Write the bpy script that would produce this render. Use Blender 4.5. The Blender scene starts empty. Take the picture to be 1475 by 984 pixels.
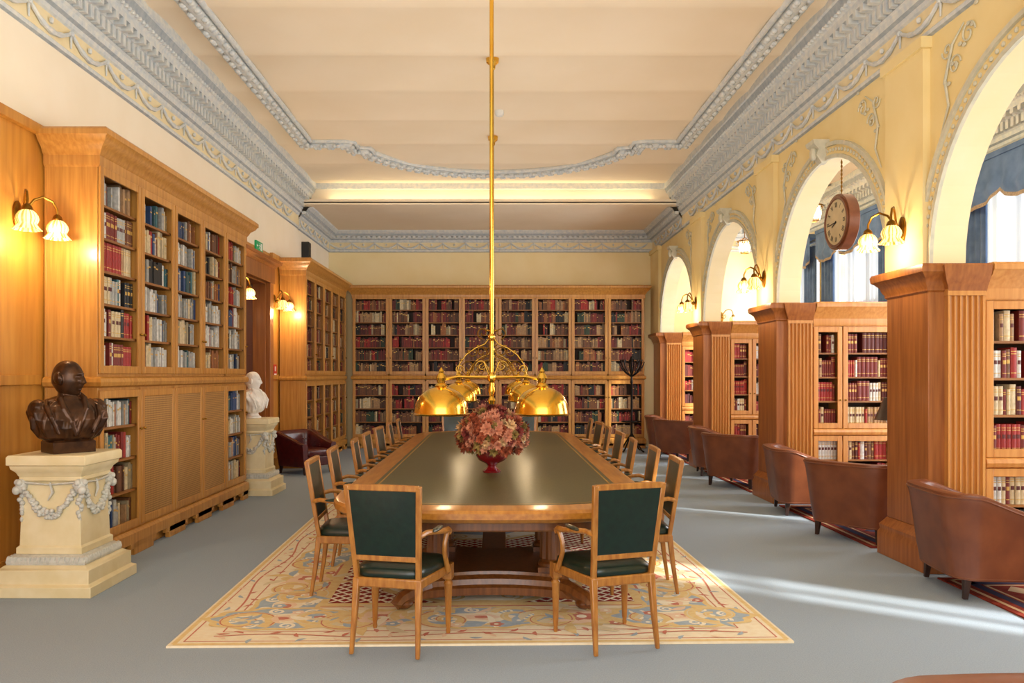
import bpy, bmesh, math, random
from mathutils import Vector, Matrix
PI=math.pi; sin=math.sin; cos=math.cos
S=bpy.context.scene; COL=S.collection
F=1150.; HC=1.58
ORD=['zeroth','first','second','third','fourth','fifth','sixth','seventh','eighth','ninth','tenth','eleventh','twelfth','thirteenth','fourteenth','fifteenth','sixteenth','seventeenth','eighteenth','nineteenth','twentieth']+['%s' % ('twenty-'+w) for w in ['first','second','third','fourth','fifth','sixth','seventh','eighth','ninth']]+['thirtieth']
# ---------------------------------------------------------------- materials
def lin(c):
    return tuple((x/12.92 if x<=.04045 else ((x+.055)/1.055)**2.4) for x in c)+(1.,)
def M(name,c,rough=.5,metal=0.,c2=None,sc=6.,st=(1,1,1),bump=0.,coat=0.,em=None,es=0.,det=4.,spec=.5,bd=.01):
    m=bpy.data.materials.new(name); m.use_nodes=True; nt=m.node_tree; b=nt.nodes['Principled BSDF']
    if c2 is None: c2=tuple(x*.93 for x in c)
    tc=nt.nodes.new('ShaderNodeTexCoord'); mp=nt.nodes.new('ShaderNodeMapping'); nz=nt.nodes.new('ShaderNodeTexNoise'); rp=nt.nodes.new('ShaderNodeValToRGB')
    mp.inputs['Scale'].default_value=st; nz.inputs['Scale'].default_value=sc; nz.inputs['Detail'].default_value=det
    nt.links.new(tc.outputs['Object'],mp.inputs['Vector']); nt.links.new(mp.outputs['Vector'],nz.inputs['Vector']); nt.links.new(nz.outputs['Fac'],rp.inputs['Fac'])
    e=rp.color_ramp.elements; e[0].position=.33; e[1].position=.67; e[0].color=lin(c); e[1].color=lin(c2)
    nt.links.new(rp.outputs['Color'],b.inputs['Base Color'])
    b.inputs['Roughness'].default_value=rough; b.inputs['Metallic'].default_value=metal
    b.inputs['Coat Weight'].default_value=coat; b.inputs['Coat Roughness'].default_value=.15; b.inputs['Specular IOR Level'].default_value=spec
    if bump:
        bp=nt.nodes.new('ShaderNodeBump'); bp.inputs['Strength'].default_value=bump; bp.inputs['Distance'].default_value=bd
        nt.links.new(nz.outputs['Fac'],bp.inputs['Height']); nt.links.new(bp.outputs['Normal'],b.inputs['Normal'])
    if em: b.inputs['Emission Color'].default_value=lin(em); b.inputs['Emission Strength'].default_value=es
    return m
V=(6,6,.35)
WOOD=M('honey_wood',(.775,.55,.25),.40,c2=(.68,.45,.175),sc=5,st=V,coat=.18)
WOODS=M('shaded_shelf_wood',(.60,.39,.16),.5,c2=(.50,.31,.11),sc=5,st=(.4,6,6))  # case wood darkened: shade inside the bookcases put into the shelf colour
WOODK=M('shaded_back_wood',(.30,.18,.09),.6,c2=(.24,.14,.06),sc=5,st=V)  # dark brown stands in for the gloom at the back of the cases
WOODL=M('honey_panel',(.785,.55,.225),.4,c2=(.70,.46,.16),sc=4,st=(4,4,.3),coat=.2)
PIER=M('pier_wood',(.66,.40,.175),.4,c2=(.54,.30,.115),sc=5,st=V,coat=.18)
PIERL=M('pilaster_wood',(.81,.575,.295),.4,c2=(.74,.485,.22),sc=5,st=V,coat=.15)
CHW=M('chair_wood',(.69,.47,.20),.35,c2=(.57,.35,.12),sc=20,st=(2,2,.5),coat=.3)
TABW=M('table_wood',(.73,.49,.18),.3,c2=(.62,.38,.11),sc=6,st=(5,.5,5),coat=.3)
TABD=M('table_dark_wood',(.50,.30,.13),.35,c2=(.38,.21,.08),sc=6,st=V,coat=.3)
INSET=M('olive_leather',(.285,.285,.175),.33,c2=(.24,.245,.145),sc=60,bump=.1,spec=.45)
GOLD=M('gold_tooling',(.72,.56,.22),.4,metal=.6)
GREEN=M('green_leather',(.03,.135,.10),.32,c2=(.02,.10,.075),sc=25,bump=.12,coat=.15)
BROWN=M('brown_leather',(.49,.275,.155),.42,c2=(.41,.215,.12),sc=5,bump=.15,coat=.1)
BROWNL=M('tan_leather',(.62,.385,.235),.45,c2=(.55,.325,.195),sc=5,bump=.15)
OXBL=M('oxblood_leather',(.34,.09,.08),.3,c2=(.25,.06,.06),sc=14,bump=.2,coat=.2)
DKW=M('dark_wood',(.22,.12,.07),.4,c2=(.16,.08,.05),sc=6,st=V)
BRASS=M('brass',(.93,.76,.34),.16,1.,c2=(.88,.68,.26),sc=4)
BRASSD=M('aged_brass',(.60,.44,.17),.3,1.,c2=(.48,.34,.12),sc=14)
BRONZE=M('bronze',(.33,.21,.12),.30,.55,c2=(.20,.12,.07),sc=14,bump=.1)
MARBLE=M('white_marble',(.93,.91,.88),.4,c2=(.84,.82,.79),sc=9)
PED=M('cream_paint',(.90,.84,.69),.5,c2=(.86,.79,.61),sc=7)
PEDG=M('grey_relief',(.82,.81,.77),.55,c2=(.73,.73,.70),sc=30)
CARPET=M('blue_grey_carpet',(.615,.665,.715),.95,c2=(.565,.615,.665),sc=140,bump=.4,spec=.1,bd=.004)
CEIL=M('cream_ceiling',(.95,.885,.785),.85,c2=(.935,.865,.755),sc=1.2,spec=.1)
WHITE=M('ivory_plaster',(.95,.905,.82),.8,c2=(.935,.885,.79),sc=2,spec=.1)
YELL=M('yellow_plaster',(.94,.86,.645),.75,c2=(.92,.825,.585),sc=2,spec=.15)
YELLB=M('pale_yellow_plaster',(.945,.875,.69),.75,c2=(.93,.85,.64),sc=2,spec=.15)
SOFF=M('arch_soffit',(.95,.895,.74),.75,c2=(.94,.875,.69),sc=2,spec=.1)
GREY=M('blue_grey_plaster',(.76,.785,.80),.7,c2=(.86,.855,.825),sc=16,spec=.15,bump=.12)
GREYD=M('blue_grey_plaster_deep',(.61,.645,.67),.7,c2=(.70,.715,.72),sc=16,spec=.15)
RELF=M('pale_relief_plaster',(.84,.82,.73),.7,c2=(.78,.77,.69),sc=16,spec=.15)
CREAMF=M('frieze_cream',(.93,.87,.72),.75,c2=(.91,.84,.67),sc=5,spec=.1)
BLUE=M('blue_curtain',(.36,.46,.61),.8,c2=(.28,.38,.52),sc=5)
FRINGE=M('tan_fringe',(.66,.58,.48),.9,c2=(.52,.46,.38),sc=60)
BLACK=M('black_plastic',(.06,.06,.06),.5)
IRON=M('dark_iron',(.09,.07,.06),.4,.6)
WHITEP=M('white_plastic',(.92,.92,.9),.5)
WFRAME=M('window_white_paint',(.95,.95,.94),.5)
BOWL=M('burgundy_glaze',(.50,.04,.09),.12,c2=(.40,.03,.06),sc=5,coat=.6)
SIGNG=M('sign_green',(.05,.5,.28),.5,em=(.05,.55,.3),es=.3)
SIGNR=M('sign_red',(.8,.08,.07),.5)
FACE=M('clock_face',(.88,.80,.63),.5)
CLKW=M('clock_wood',(.50,.29,.17),.35,c2=(.41,.22,.12),sc=9,coat=.2)
GLOW=M('glowing_frosted_glass',(1,.94,.78),.3,em=(1,.84,.50),es=1.25)
GLOWD=M('amber_shaded_flute',(.95,.74,.40),.2,em=(1,.66,.26),es=.55)  # dimmer stripes painted on the glass as shading of its flutes
GLOWW=M('glowing_crystal',(1,.97,.9),.2,em=(1,.9,.7),es=2.0)
BULB=M('warm_bulb',(1,.9,.7),.4,em=(1,.82,.5),es=6)
def check_mat():
    m=bpy.data.materials.new('brass_lattice_mesh'); m.use_nodes=True; nt=m.node_tree; b=nt.nodes['Principled BSDF']
    tc=nt.nodes.new('ShaderNodeTexCoord'); mp=nt.nodes.new('ShaderNodeMapping'); ck=nt.nodes.new('ShaderNodeTexChecker')
    mp.inputs['Rotation'].default_value=(0,PI/4,0); ck.inputs['Scale'].default_value=70
    ck.inputs['Color1'].default_value=lin((.76,.57,.31)); ck.inputs['Color2'].default_value=lin((.52,.36,.18))
    nt.links.new(tc.outputs['Object'],mp.inputs['Vector']); nt.links.new(mp.outputs['Vector'],ck.inputs['Vector']); nt.links.new(ck.outputs['Color'],b.inputs['Base Color'])
    b.inputs['Roughness'].default_value=.45; b.inputs['Metallic'].default_value=.2
    return m
LATT=check_mat()
def glass_mat():
    m=bpy.data.materials.new('clear_pane'); m.use_nodes=True; nt=m.node_tree; nt.nodes.clear()
    o=nt.nodes.new('ShaderNodeOutputMaterial'); mx=nt.nodes.new('ShaderNodeMixShader'); tr=nt.nodes.new('ShaderNodeBsdfTransparent'); gl=nt.nodes.new('ShaderNodeBsdfGlossy')
    tr.inputs[0].default_value=(.97,.98,.97,1); gl.inputs['Roughness'].default_value=.03; mx.inputs[0].default_value=.05
    nt.links.new(tr.outputs[0],mx.inputs[1]); nt.links.new(gl.outputs[0],mx.inputs[2]); nt.links.new(mx.outputs[0],o.inputs[0])
    return m
PANE=glass_mat()
def sheer_mat():
    m=bpy.data.materials.new('sheer_fabric'); m.use_nodes=True; nt=m.node_tree; nt.nodes.clear()
    o=nt.nodes.new('ShaderNodeOutputMaterial'); mx=nt.nodes.new('ShaderNodeMixShader'); m2=nt.nodes.new('ShaderNodeMixShader'); tr=nt.nodes.new('ShaderNodeBsdfTransparent'); di=nt.nodes.new('ShaderNodeBsdfDiffuse'); tl=nt.nodes.new('ShaderNodeBsdfTranslucent')
    for n in (di,tl): n.inputs[0].default_value=(.58,.64,.72,1)
    m2.inputs[0].default_value=.4; mx.inputs[0].default_value=.90
    nt.links.new(di.outputs[0],m2.inputs[1]); nt.links.new(tl.outputs[0],m2.inputs[2]); nt.links.new(tr.outputs[0],mx.inputs[1]); nt.links.new(m2.outputs[0],mx.inputs[2]); nt.links.new(mx.outputs[0],o.inputs[0])
    return m
SHEER=sheer_mat()
# ---------------------------------------------------------------- mesh builder
class MB:
    def __init__(s): s.v=[]; s.f=[]; s.m=[]
    def add(s,vs,fs,m=0):
        o=len(s.v); s.v+=[tuple(p) for p in vs]
        for f in fs: s.f.append([i+o for i in f]); s.m.append(m)
    def box(s,x0,x1,y0,y1,z0,z1,m=0):
        s.add([(x0,y0,z0),(x1,y0,z0),(x1,y1,z0),(x0,y1,z0),(x0,y0,z1),(x1,y0,z1),(x1,y1,z1),(x0,y1,z1)],[(0,3,2,1),(4,5,6,7),(0,1,5,4),(1,2,6,5),(2,3,7,6),(3,0,4,7)],m)
    def loft(s,rings,m=0,cap=True,closed=True):
        n=len(rings[0]); vs=[p for r in rings for p in r]; fs=[]
        for i in range(len(rings)-1):
            for j in range(n if closed else n-1):
                k=(j+1)%n; fs.append((i*n+j,i*n+k,(i+1)*n+k,(i+1)*n+j))
        if cap and closed: fs.append(tuple(range(n))[::-1]); fs.append(tuple((len(rings)-1)*n+j for j in range(n)))
        s.add(vs,fs,m)
    def tube(s,pts,r,n=8,m=0,rot=0.,cap=True):
        pts=[Vector(p) for p in pts]; k=len(pts); rs=r if isinstance(r,(list,tuple)) else [r]*k
        t=(pts[1]-pts[0]).normalized(); u=Vector((1,0,0)) if abs(t.x)<.9 else Vector((0,1,0)); rings=[]
        for i in range(k):
            t=(pts[min(i+1,k-1)]-pts[max(i-1,0)])
            t=t.normalized() if t.length>1e-9 else Vector((0,0,1))
            u=(u-t*u.dot(t)); u=u.normalized() if u.length>1e-6 else t.orthogonal().normalized(); w=t.cross(u)
            rings.append([pts[i]+(u*cos(rot+2*PI*j/n)+w*sin(rot+2*PI*j/n))*rs[i] for j in range(n)])
        s.loft(rings,m,cap)
    def bar(s,p,q,w,d,m=0):
        p=Vector(p);q=Vector(q);t=(q-p).normalized(); u=Vector((1,0,0)) if abs(t.x)<.8 else Vector((0,0,1))
        u=(u-t*u.dot(t)).normalized(); v=t.cross(u)
        s.loft([[c+u*a*w/2+v*b*d/2 for a,b in((-1,-1),(1,-1),(1,1),(-1,1))] for c in(p,q)],m)
    def lathe(s,prof,c=(0,0,0),n=20,m=0,wob=None):
        rings=[]
        for r,z in prof:
            rings.append([(c[0]+(r if not wob else r*wob(2*PI*j/n,z))*cos(2*PI*j/n),c[1]+(r if not wob else r*wob(2*PI*j/n,z))*sin(2*PI*j/n),c[2]+z) for j in range(n)])
        s.loft(rings,m)
    def ell(s,c,r,n=10,m=0,e=1.):
        if not isinstance(r,(tuple,list)): r=(r,r,r)
        k=max(4,n//2+1); pw=lambda a:(abs(a)**e)*(1 if a>=0 else -1); rings=[]
        for i in range(1,k):
            ph=-PI/2+PI*i/k; rings.append([(c[0]+r[0]*pw(cos(ph))*pw(cos(2*PI*j/n)),c[1]+r[1]*pw(cos(ph))*pw(sin(2*PI*j/n)),c[2]+r[2]*pw(sin(ph))) for j in range(n)])
        o=len(s.v); s.loft(rings,m,cap=False)
        vs=[(c[0],c[1],c[2]-r[2]),(c[0],c[1],c[2]+r[2])]; b=len(s.v); s.v+=vs
        for j in range(n):
            s.f.append([o+(j+1)%n,o+j,b]); s.m.append(m); L=o+(len(rings)-1)*n; s.f.append([L+j,L+(j+1)%n,b+1]); s.m.append(m)
    def prism(s,poly,z0,z1,m=0): s.loft([[(x,y,z0) for x,y in poly],[(x,y,z1) for x,y in poly]],m)
    def rects(s,prof,x0,x1,y0,y1,m=0,back=False,xl=True,xr=True):
        s.loft([[(x0-p*xl,y0-p,z),(x1+p*xr,y0-p,z),(x1+p*xr,(y1 if back else y1+p),z),(x0-p*xl,(y1 if back else y1+p),z)] for p,z in prof],m)
    def build(s,name,mats,parent=None,ang=35,bevel=0,mod=None):
        if not isinstance(mats,(list,tuple)): mats=[mats]
        me=bpy.data.meshes.new(name); me.from_pydata(s.v,[],s.f)
        for m in mats: me.materials.append(m)
        me.polygons.foreach_set('material_index',s.m)
        bm=bmesh.new(); bm.from_mesh(me); bmesh.ops.recalc_face_normals(bm,faces=bm.faces); bm.to_mesh(me); bm.free()
        me.polygons.foreach_set('use_smooth',[True]*len(me.polygons)); me.set_sharp_from_angle(angle=math.radians(ang))
        o=bpy.data.objects.new(name,me); COL.objects.link(o)
        if parent: o.parent=parent
        if bevel:
            b=o.modifiers.new('bevel','BEVEL'); b.width=bevel; b.segments=2; b.limit_method='ANGLE'; b.angle_limit=math.radians(50)
        return o
def T(name,label,cat,loc=(0,0,0),rz=0,group=None):
    o=bpy.data.objects.new(name,None); COL.objects.link(o); o.location=loc; o.rotation_euler=(0,0,rz); o.empty_display_size=.1
    return tag(o,label,cat,group)
def tag(o,label,cat,group=None):
    o['label']=label; o['category']=cat
    if group: o['group']=group
    return o
def st(o): o['kind']='structure'; return o
def dup(root,loc,rz,label):
    r=root.copy(); COL.objects.link(r); r.location=loc; r.rotation_euler=(0,0,rz); r['label']=label
    for ch in list(root.children):
        c=ch.copy(); COL.objects.link(c); c.parent=r
        for g in list(ch.children):
            d=g.copy(); COL.objects.link(d); d.parent=c
    return r
# ---------------------------------------------------------------- room shell
XL,XR,XA,XW,YB,Y0=-3.65,3.5,3.76,6.6,17.6,-2.5
ZC,ZL,YS=5.08,4.73,14.8
b=MB(); b.box(XL-.4,XW+.3,Y0,YB+.3,-.1,0); st(b.build('floor',CARPET))
b=MB(); ny=240; rows=[]
for i in range(ny+1):
    y=Y0+(YS-Y0)*i/ny; z=ZC+.045*abs(sin(PI*(y+.3)/1.13))**.6
    rows.append([(x,y,z) for x in (XL-.2,XW+.3)])
b.loft(rows,0,False,False)
b.box(XL-.2,XR,YS+.08,YB+.2,ZL,ZL+.05); b.box(XL-.2,XR,YS,YS+.08,ZL,ZC+.1)
b.add([(XR,YS,ZC),(XW+.3,YS,ZC),(XW+.3,YB+.2,ZC),(XR,YB+.2,ZC)],[(0,1,2,3)])
b.box(XL-.2,XW+.3,Y0,YB+.3,ZC+.2,ZC+.3)
st(b.build('ceiling',CEIL))
DY0,DY1,DZ=11.5,12.75,3.05; PT=3.55
b=MB()
b.box(XL-.3,XL,Y0,YB+.2,PT,ZC+.1,0)
b.box(XL-.3,XL,Y0,DY0,0,PT,1); b.box(XL-.3,XL,DY1,YB+.2,0,PT,1); b.box(XL-.3,XL,DY0,DY1,DZ,PT,1)
st(b.build('wall_left',[WHITE,WOODL]))
b=MB()
for y0,y1 in((Y0,6.40),(10.3,11.28),(12.98,13.46)):
    b.box(XL,XL+.05,y0,y1,PT-.06,PT+.02); b.box(XL,XL+.03,y0,y1,0,.2); b.box(XL,XL+.02,y0,y1,1.5,1.58)
for y in (2.0,4.2,5.62): b.box(XL,XL+.02,y-.06,y+.06,.2,PT-.06)
st(b.build('baseboard_left',WOODL,bevel=.004))
b=MB(); b.box(XL-.3,XW+.3,YB,YB+.2,0,ZC+.1); st(b.build('wall_back',YELLB))
d=st(bpy.data.objects.new('door_1',None)); COL.objects.link(d)
b=MB()
b.box(XL,XL+.07,DY0-.2,DY0,0,DZ+.05); b.box(XL,XL+.07,DY1,DY1+.2,0,DZ+.05); b.box(XL,XL+.09,DY0-.22,DY1+.22,DZ,DZ+.24)
b.rects([(0,DZ+.24),(.03,DZ+.28),(.09,DZ+.31),(.1,DZ+.36)],XL,XL+.09,DY0-.22,DY1+.22)
b.box(XL-.28,XL,DY0,DY0+.02,0,DZ);b.box(XL-.28,XL,DY1-.02,DY1,0,DZ);b.box(XL-.28,XL,DY0,DY1,DZ-.02,DZ)
b.build('door_frame',PIER,d,bevel=.005)
DOORW=M('door_mahogany',(.36,.16,.07),.35,c2=(.28,.11,.05),sc=5,st=V,coat=.2)
for k in range(2):
    ya=DY0+.02+k*.605; b=MB(); b.box(XL-.26,XL-.2,ya,ya+.6,0,DZ-.02)
    for z0,z1 in((.2,.95),(1.1,1.9),(2.05,2.9)): b.box(XL-.2,XL-.185,ya+.1,ya+.5,z0,z1)
    L=b.build('door_leaf',DOORW,d,bevel=.006); b=MB(); yk=ya+(.55 if k==0 else .05); b.ell((XL-.16,yk,1.05),.03); b.tube([(XL-.2,yk,1.05),(XL-.16,yk,1.05)],.012); b.build('door_knob',BRASSD,L)
# right arcade wall, one piece per arch and per pier
RAD=1.37; SP=2.46; CEN=[8.44+3.44*k for k in(-2,-1,0,1,2)]; PN=[c+RAD for c in CEN]; NA=28
solid=[(Y0,CEN[0]-RAD)]+[(CEN[i]+RAD,CEN[i+1]-RAD) for i in range(4)]+[(CEN[4]+RAD,YB)]
for i,(y0,y1) in enumerate(solid):
    b=MB(); b.box(XR,XA,y0,y1,0 if i<2 else SP,ZC+.1,0); st(b.build('wall_right',[YELL]))
for c in CEN:
    b=MB(); arc=[(c-RAD*cos(PI*i/NA),SP+RAD*sin(PI*i/NA)) for i in range(NA+1)]
    for i in range(NA):
        (ya,za),(yb,zb)=arc[i],arc[i+1]
        for x in(XR,XA): b.add([(x,ya,za),(x,yb,zb),(x,yb,ZC+.1),(x,ya,ZC+.1)],[(0,1,2,3)],0)
        b.add([(XR,ya,za),(XA,ya,za),(XA,yb,zb),(XR,yb,zb)],[(0,1,2,3)],1)
    st(b.build('wall_right',[YELL,SOFF],ang=50))
b=MB(); g=MB()
for c in CEN[1:]:
    for (r0,r1,dp,mm) in((1.37,1.41,.03,1),(1.41,1.50,.015,0),(1.50,1.54,.04,1)):
        rings=[]
        for i in range(NA+1):
            a=PI*i/NA; cs,sn=-cos(a),sin(a)
            rings.append([(XR,c+r0*cs,SP+r0*sn),(XR-dp,c+r0*cs,SP+r0*sn),(XR-dp,c+r1*cs,SP+r1*sn),(XR,c+r1*cs,SP+r1*sn)])
        (g if mm else b).loft(rings,0)
    for i in range(64):
        a=PI*(i+.5)/64; g.ell((XR-.022,c-1.455*cos(a),SP+1.455*sin(a)),(.012,.02,.02),6)
    g.loft([[(XR-p,c+sy*w,z) if q else (XR,c+sy*w,z) for q,sy in((0,-1),(1,-1),(1,1),(0,1))] for p,w,z in((.06,.05,SP+RAD-.02),(.12,.065,SP+RAD+.06),(.10,.075,SP+RAD+.12),(.16,.1,SP+RAD+.17),(.17,.11,SP+RAD+.21))])
    g.ell((XR-.13,c,SP+RAD+.08),(.04,.05,.07),8)
for y0,y1 in solid[2:]:
    b.box(XR-.06,XR,y0+.04,min(y1,YB)-.04,SP,4.29); b.box(XR-.09,XR,y0+.01,min(y1,YB)-.01,4.2,4.29)
def spiral(c0,R0,turns,sgn,a0,n=22): return [(R0*(1-.8*i/n)*cos(a0+sgn*2*PI*turns*i/n),R0*(1-.8*i/n)*sin(a0+sgn*2*PI*turns*i/n)) for i in range(n+1)]
for y0,y1 in solid[2:5]:
    for sg,ye in((-1,y0-.08),(1,y1+.08)):
        cy=ye+sg*.16; cz=3.98
        g.tube([(XR-.01,ye+sg*.05,3.45),(XR-.012,cy,3.65),(XR-.012,cy-sg*.05,3.85),(XR-.012,cy+sg*.05,4.1),(XR-.012,cy+sg*.2,4.2)],[.005,.010,.012,.010,.005],5)
        for (a,cc,R0) in((0,(.08,-.05),.08),(PI,(-.02,.1),.07),(0,(.25,.12),.09)):
            g.tube([(XR-.012,cy+sg*(cc[0]+p),cz+cc[1]+q) for p,q in spiral(0,R0,1.3,1,a)],.007,5)
        for k in range(9): g.ell((XR-.012,cy+sg*(-.05+.05*k),3.8+.055*k+.04*(-1)**k),(.010,.026,.017),6)
st(b.build('trim_1',YELL)); st(g.build('trim_2',RELF))
def Pm(side):
    return {'L':lambda s,d,z:(XL+d,s,z),'R':lambda s,d,z:(XR-d,s,z),'B':lambda s,d,z:(s,YB-d,z),'W':lambda s,d,z:(XW-d,s,z)}[side]
PA=[(0,4.29),(.03,4.30),(.035,4.33),(.02,4.345),(.02,4.53),(.04,4.545),(.05,4.58),(.08,4.60),(.09,4.65),(.11,4.67),(.11,4.77),(.17,4.79),(.18,4.83),(.26,4.85),(.27,4.91),(.31,4.95),(.34,5.02),(.36,5.03),(.36,5.15)]
PB=[(0,4.28),(.035,4.29),(.04,4.33),(.02,4.35),(.02,4.49),(.05,4.51),(.06,4.54),(.09,4.56),(.09,4.60),(.17,4.62),(.19,4.66),(.25,4.70),(.26,4.74)]
def cornice(side,s0,s1,prof,main,sw=.62,name='trim_3'):
    P=Pm(side); b=MB(); n=len(prof)
    for i in range(n-1):
        (d0,z0),(d1,z1)=prof[i],prof[i+1]
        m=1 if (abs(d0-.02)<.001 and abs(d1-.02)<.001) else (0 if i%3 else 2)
        b.add([P(s0,d0,z0),P(s1,d0,z0),P(s1,d1,z1),P(s0,d1,z1)],[(0,1,2,3)],m)
    def bx(sa,sb,d0,d1,z0,z1,m=0):
        b.add([P(sa,d0,z0),P(sb,d0,z0),P(sb,d1,z0),P(sa,d1,z0),P(sa,d0,z1),P(sb,d0,z1),P(sb,d1,z1),P(sa,d1,z1)],[(0,3,2,1),(4,5,6,7),(0,1,5,4),(1,2,6,5),(2,3,7,6),(3,0,4,7)],m)
    if main:
        s=s0
        while s<s1-.12: bx(s,s+.055,.10,.165,4.675,4.785); s+=.10
        s=s0
        while s<s1-.12: bx(s,s+.06,.17,.26,4.79,4.85); s+=.14
        s=s0
        while s<s1-.08: b.ell(P(s+.03,.30,4.94),(.025,.025,.022),6,0); b.ell(P(s+.03,.072,4.62),(.016,.022,.016),5,0); s+=.07
    else:
        s=s0
        while s<s1-.08: bx(s,s+.06,.08,.15,4.565,4.615); s+=.11
    zt=4.50 if main else 4.47
    s=s0+.02
    while s+sw<=s1+.05:
        pts=[];rs=[]
        for i in range(11):
            u=i/10; pts.append(P(s+sw*u,.04,zt-.115*(1-(2*u-1)**2))); rs.append((.010+.014*(1-(2*u-1)**2))*(1.2 if i%2 else .85))
        b.tube(pts,rs,6,0)
        b.ell(P(s,.04,zt-.01),(.026,.026,.026),7,0); b.tube([P(s,.035,zt),P(s+.01,.03,zt-.13)],[.014,.007],5,0)
        b.ell(P(s+sw/2,.04,zt-.03),(.02,.02,.028),6,0); s+=sw
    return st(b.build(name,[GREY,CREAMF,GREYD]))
cornice('L',Y0,YS,PA,True,name='trim_3'); cornice('R',Y0,YS,PA,True,name='trim_4')
cornice('L',YS,YB,PB,False,name='trim_5'); cornice('R',YS,YB,PB,False,name='trim_6'); cornice('B',XL,XR,PB,False,sw=.5,name='trim_7')
cornice('W',5.,YB,PA,True,name='trim_8'); cornice('B',XA,XW,PA,True,name='trim_12')
path=[(-2.86,Y0+i*.1) for i in range(int((12.05-Y0)/.1)+1)]+[(-2.86,12.1)]+[(-2.86+.1*i,12.1) for i in range(1,7)]+[(-2.2,12.1),(-2.2,12.2),(-2.2,12.3),(-2.2,12.44),(-2.1,12.44),(-2.0,12.44),(-2.0,12.54)]
Rr=2.2; cyy=11.7; a1=math.asin(2.0/Rr)
arc=[(Rr*sin(-a1+2*a1*i/60),cyy+.02+Rr*cos(-a1+2*a1*i/60)) for i in range(61)]
path=path+[(x,y) for x,y in arc]+[(-x,y) for x,y in path[::-1]]
b=MB()
b.tube([(x,y,ZC-.0) for x,y in path],.065,8,0)
for o in(-.1,.1):
    pp=[]
    for i,(x,y) in enumerate(path):
        p,q=path[max(i-1,0)],path[min(i+1,len(path)-1)]; tx,ty=q[0]-p[0],q[1]-p[1]; L=math.hypot(tx,ty) or 1
        pp.append((x-ty/L*o,y+tx/L*o,ZC+.015))
    b.tube(pp,.036,6,0)
for i in range(len(path)-1):
    (xa,ya),(xb,yb)=path[i],path[i+1]; L=math.hypot(xb-xa,yb-ya); k=max(1,round(L/.05))
    for j in range(k):
        u=j/k; o=.05*(-1)**(i+j); nx,ny_=-(yb-ya)/max(L,1e-6),(xb-xa)/max(L,1e-6)
        b.ell((xa+(xb-xa)*u+nx*o,ya+(yb-ya)*u+ny_*o,ZC-.05),(.038,.038,.03),6,0)
st(b.build('trim_9',GREY,ang=60))
b=MB(); b.box(XL+.06,XR-.06,YS-.18,YS+.02,ZL-.03,ZL+.02); b.box(XL+.06,XR-.06,YS-.18,YS-.16,ZL,ZL+.07); st(b.build('trim_10',CEIL))
b=MB(); b.box(XL+.34,XR-.34,YS-.05,YS,ZC-.06,ZC+.05); st(b.build('trim_11',GREY))
WIN=[(2.3,3.1),(4.5,7.2),(8.2,10.95),(13.0,15.7),(16.2,17.4)]; WZ0,WZ1=.3,4.3  # first window is out of view, narrowed to cut the sun into thin streaks
b=MB(); ys=[Y0]+[v for w in WIN for v in w]+[YB+.2]
for i in range(0,len(ys),2): b.box(XW,XW+.3,ys[i],ys[i+1],0,ZC+.1)
for y0,y1 in WIN: b.box(XW,XW+.3,y0,y1,0,WZ0); b.box(XW,XW+.3,y0,y1,WZ1,ZC+.1)
st(b.build('wall_window_side',YELL))
def sheet(b,y0,y1,z0,z1,x,amp,folds,m=0,n=None,gather=0):
    n=n or int(folds*8); rows=[]
    for k in range(9):
        v=k/8; z=z0+(z1-z0)*v
        g=1-gather*max(0,1-abs(v-.35)/.5)
        rows.append([(x+amp*sin(2*PI*folds*i/n)*(.6+.4*sin(i*.7)),y0+(y1-y0)*(i/n)*g,z) for i in range(n+1)])
    b.loft(rows,m,False,False)
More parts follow.
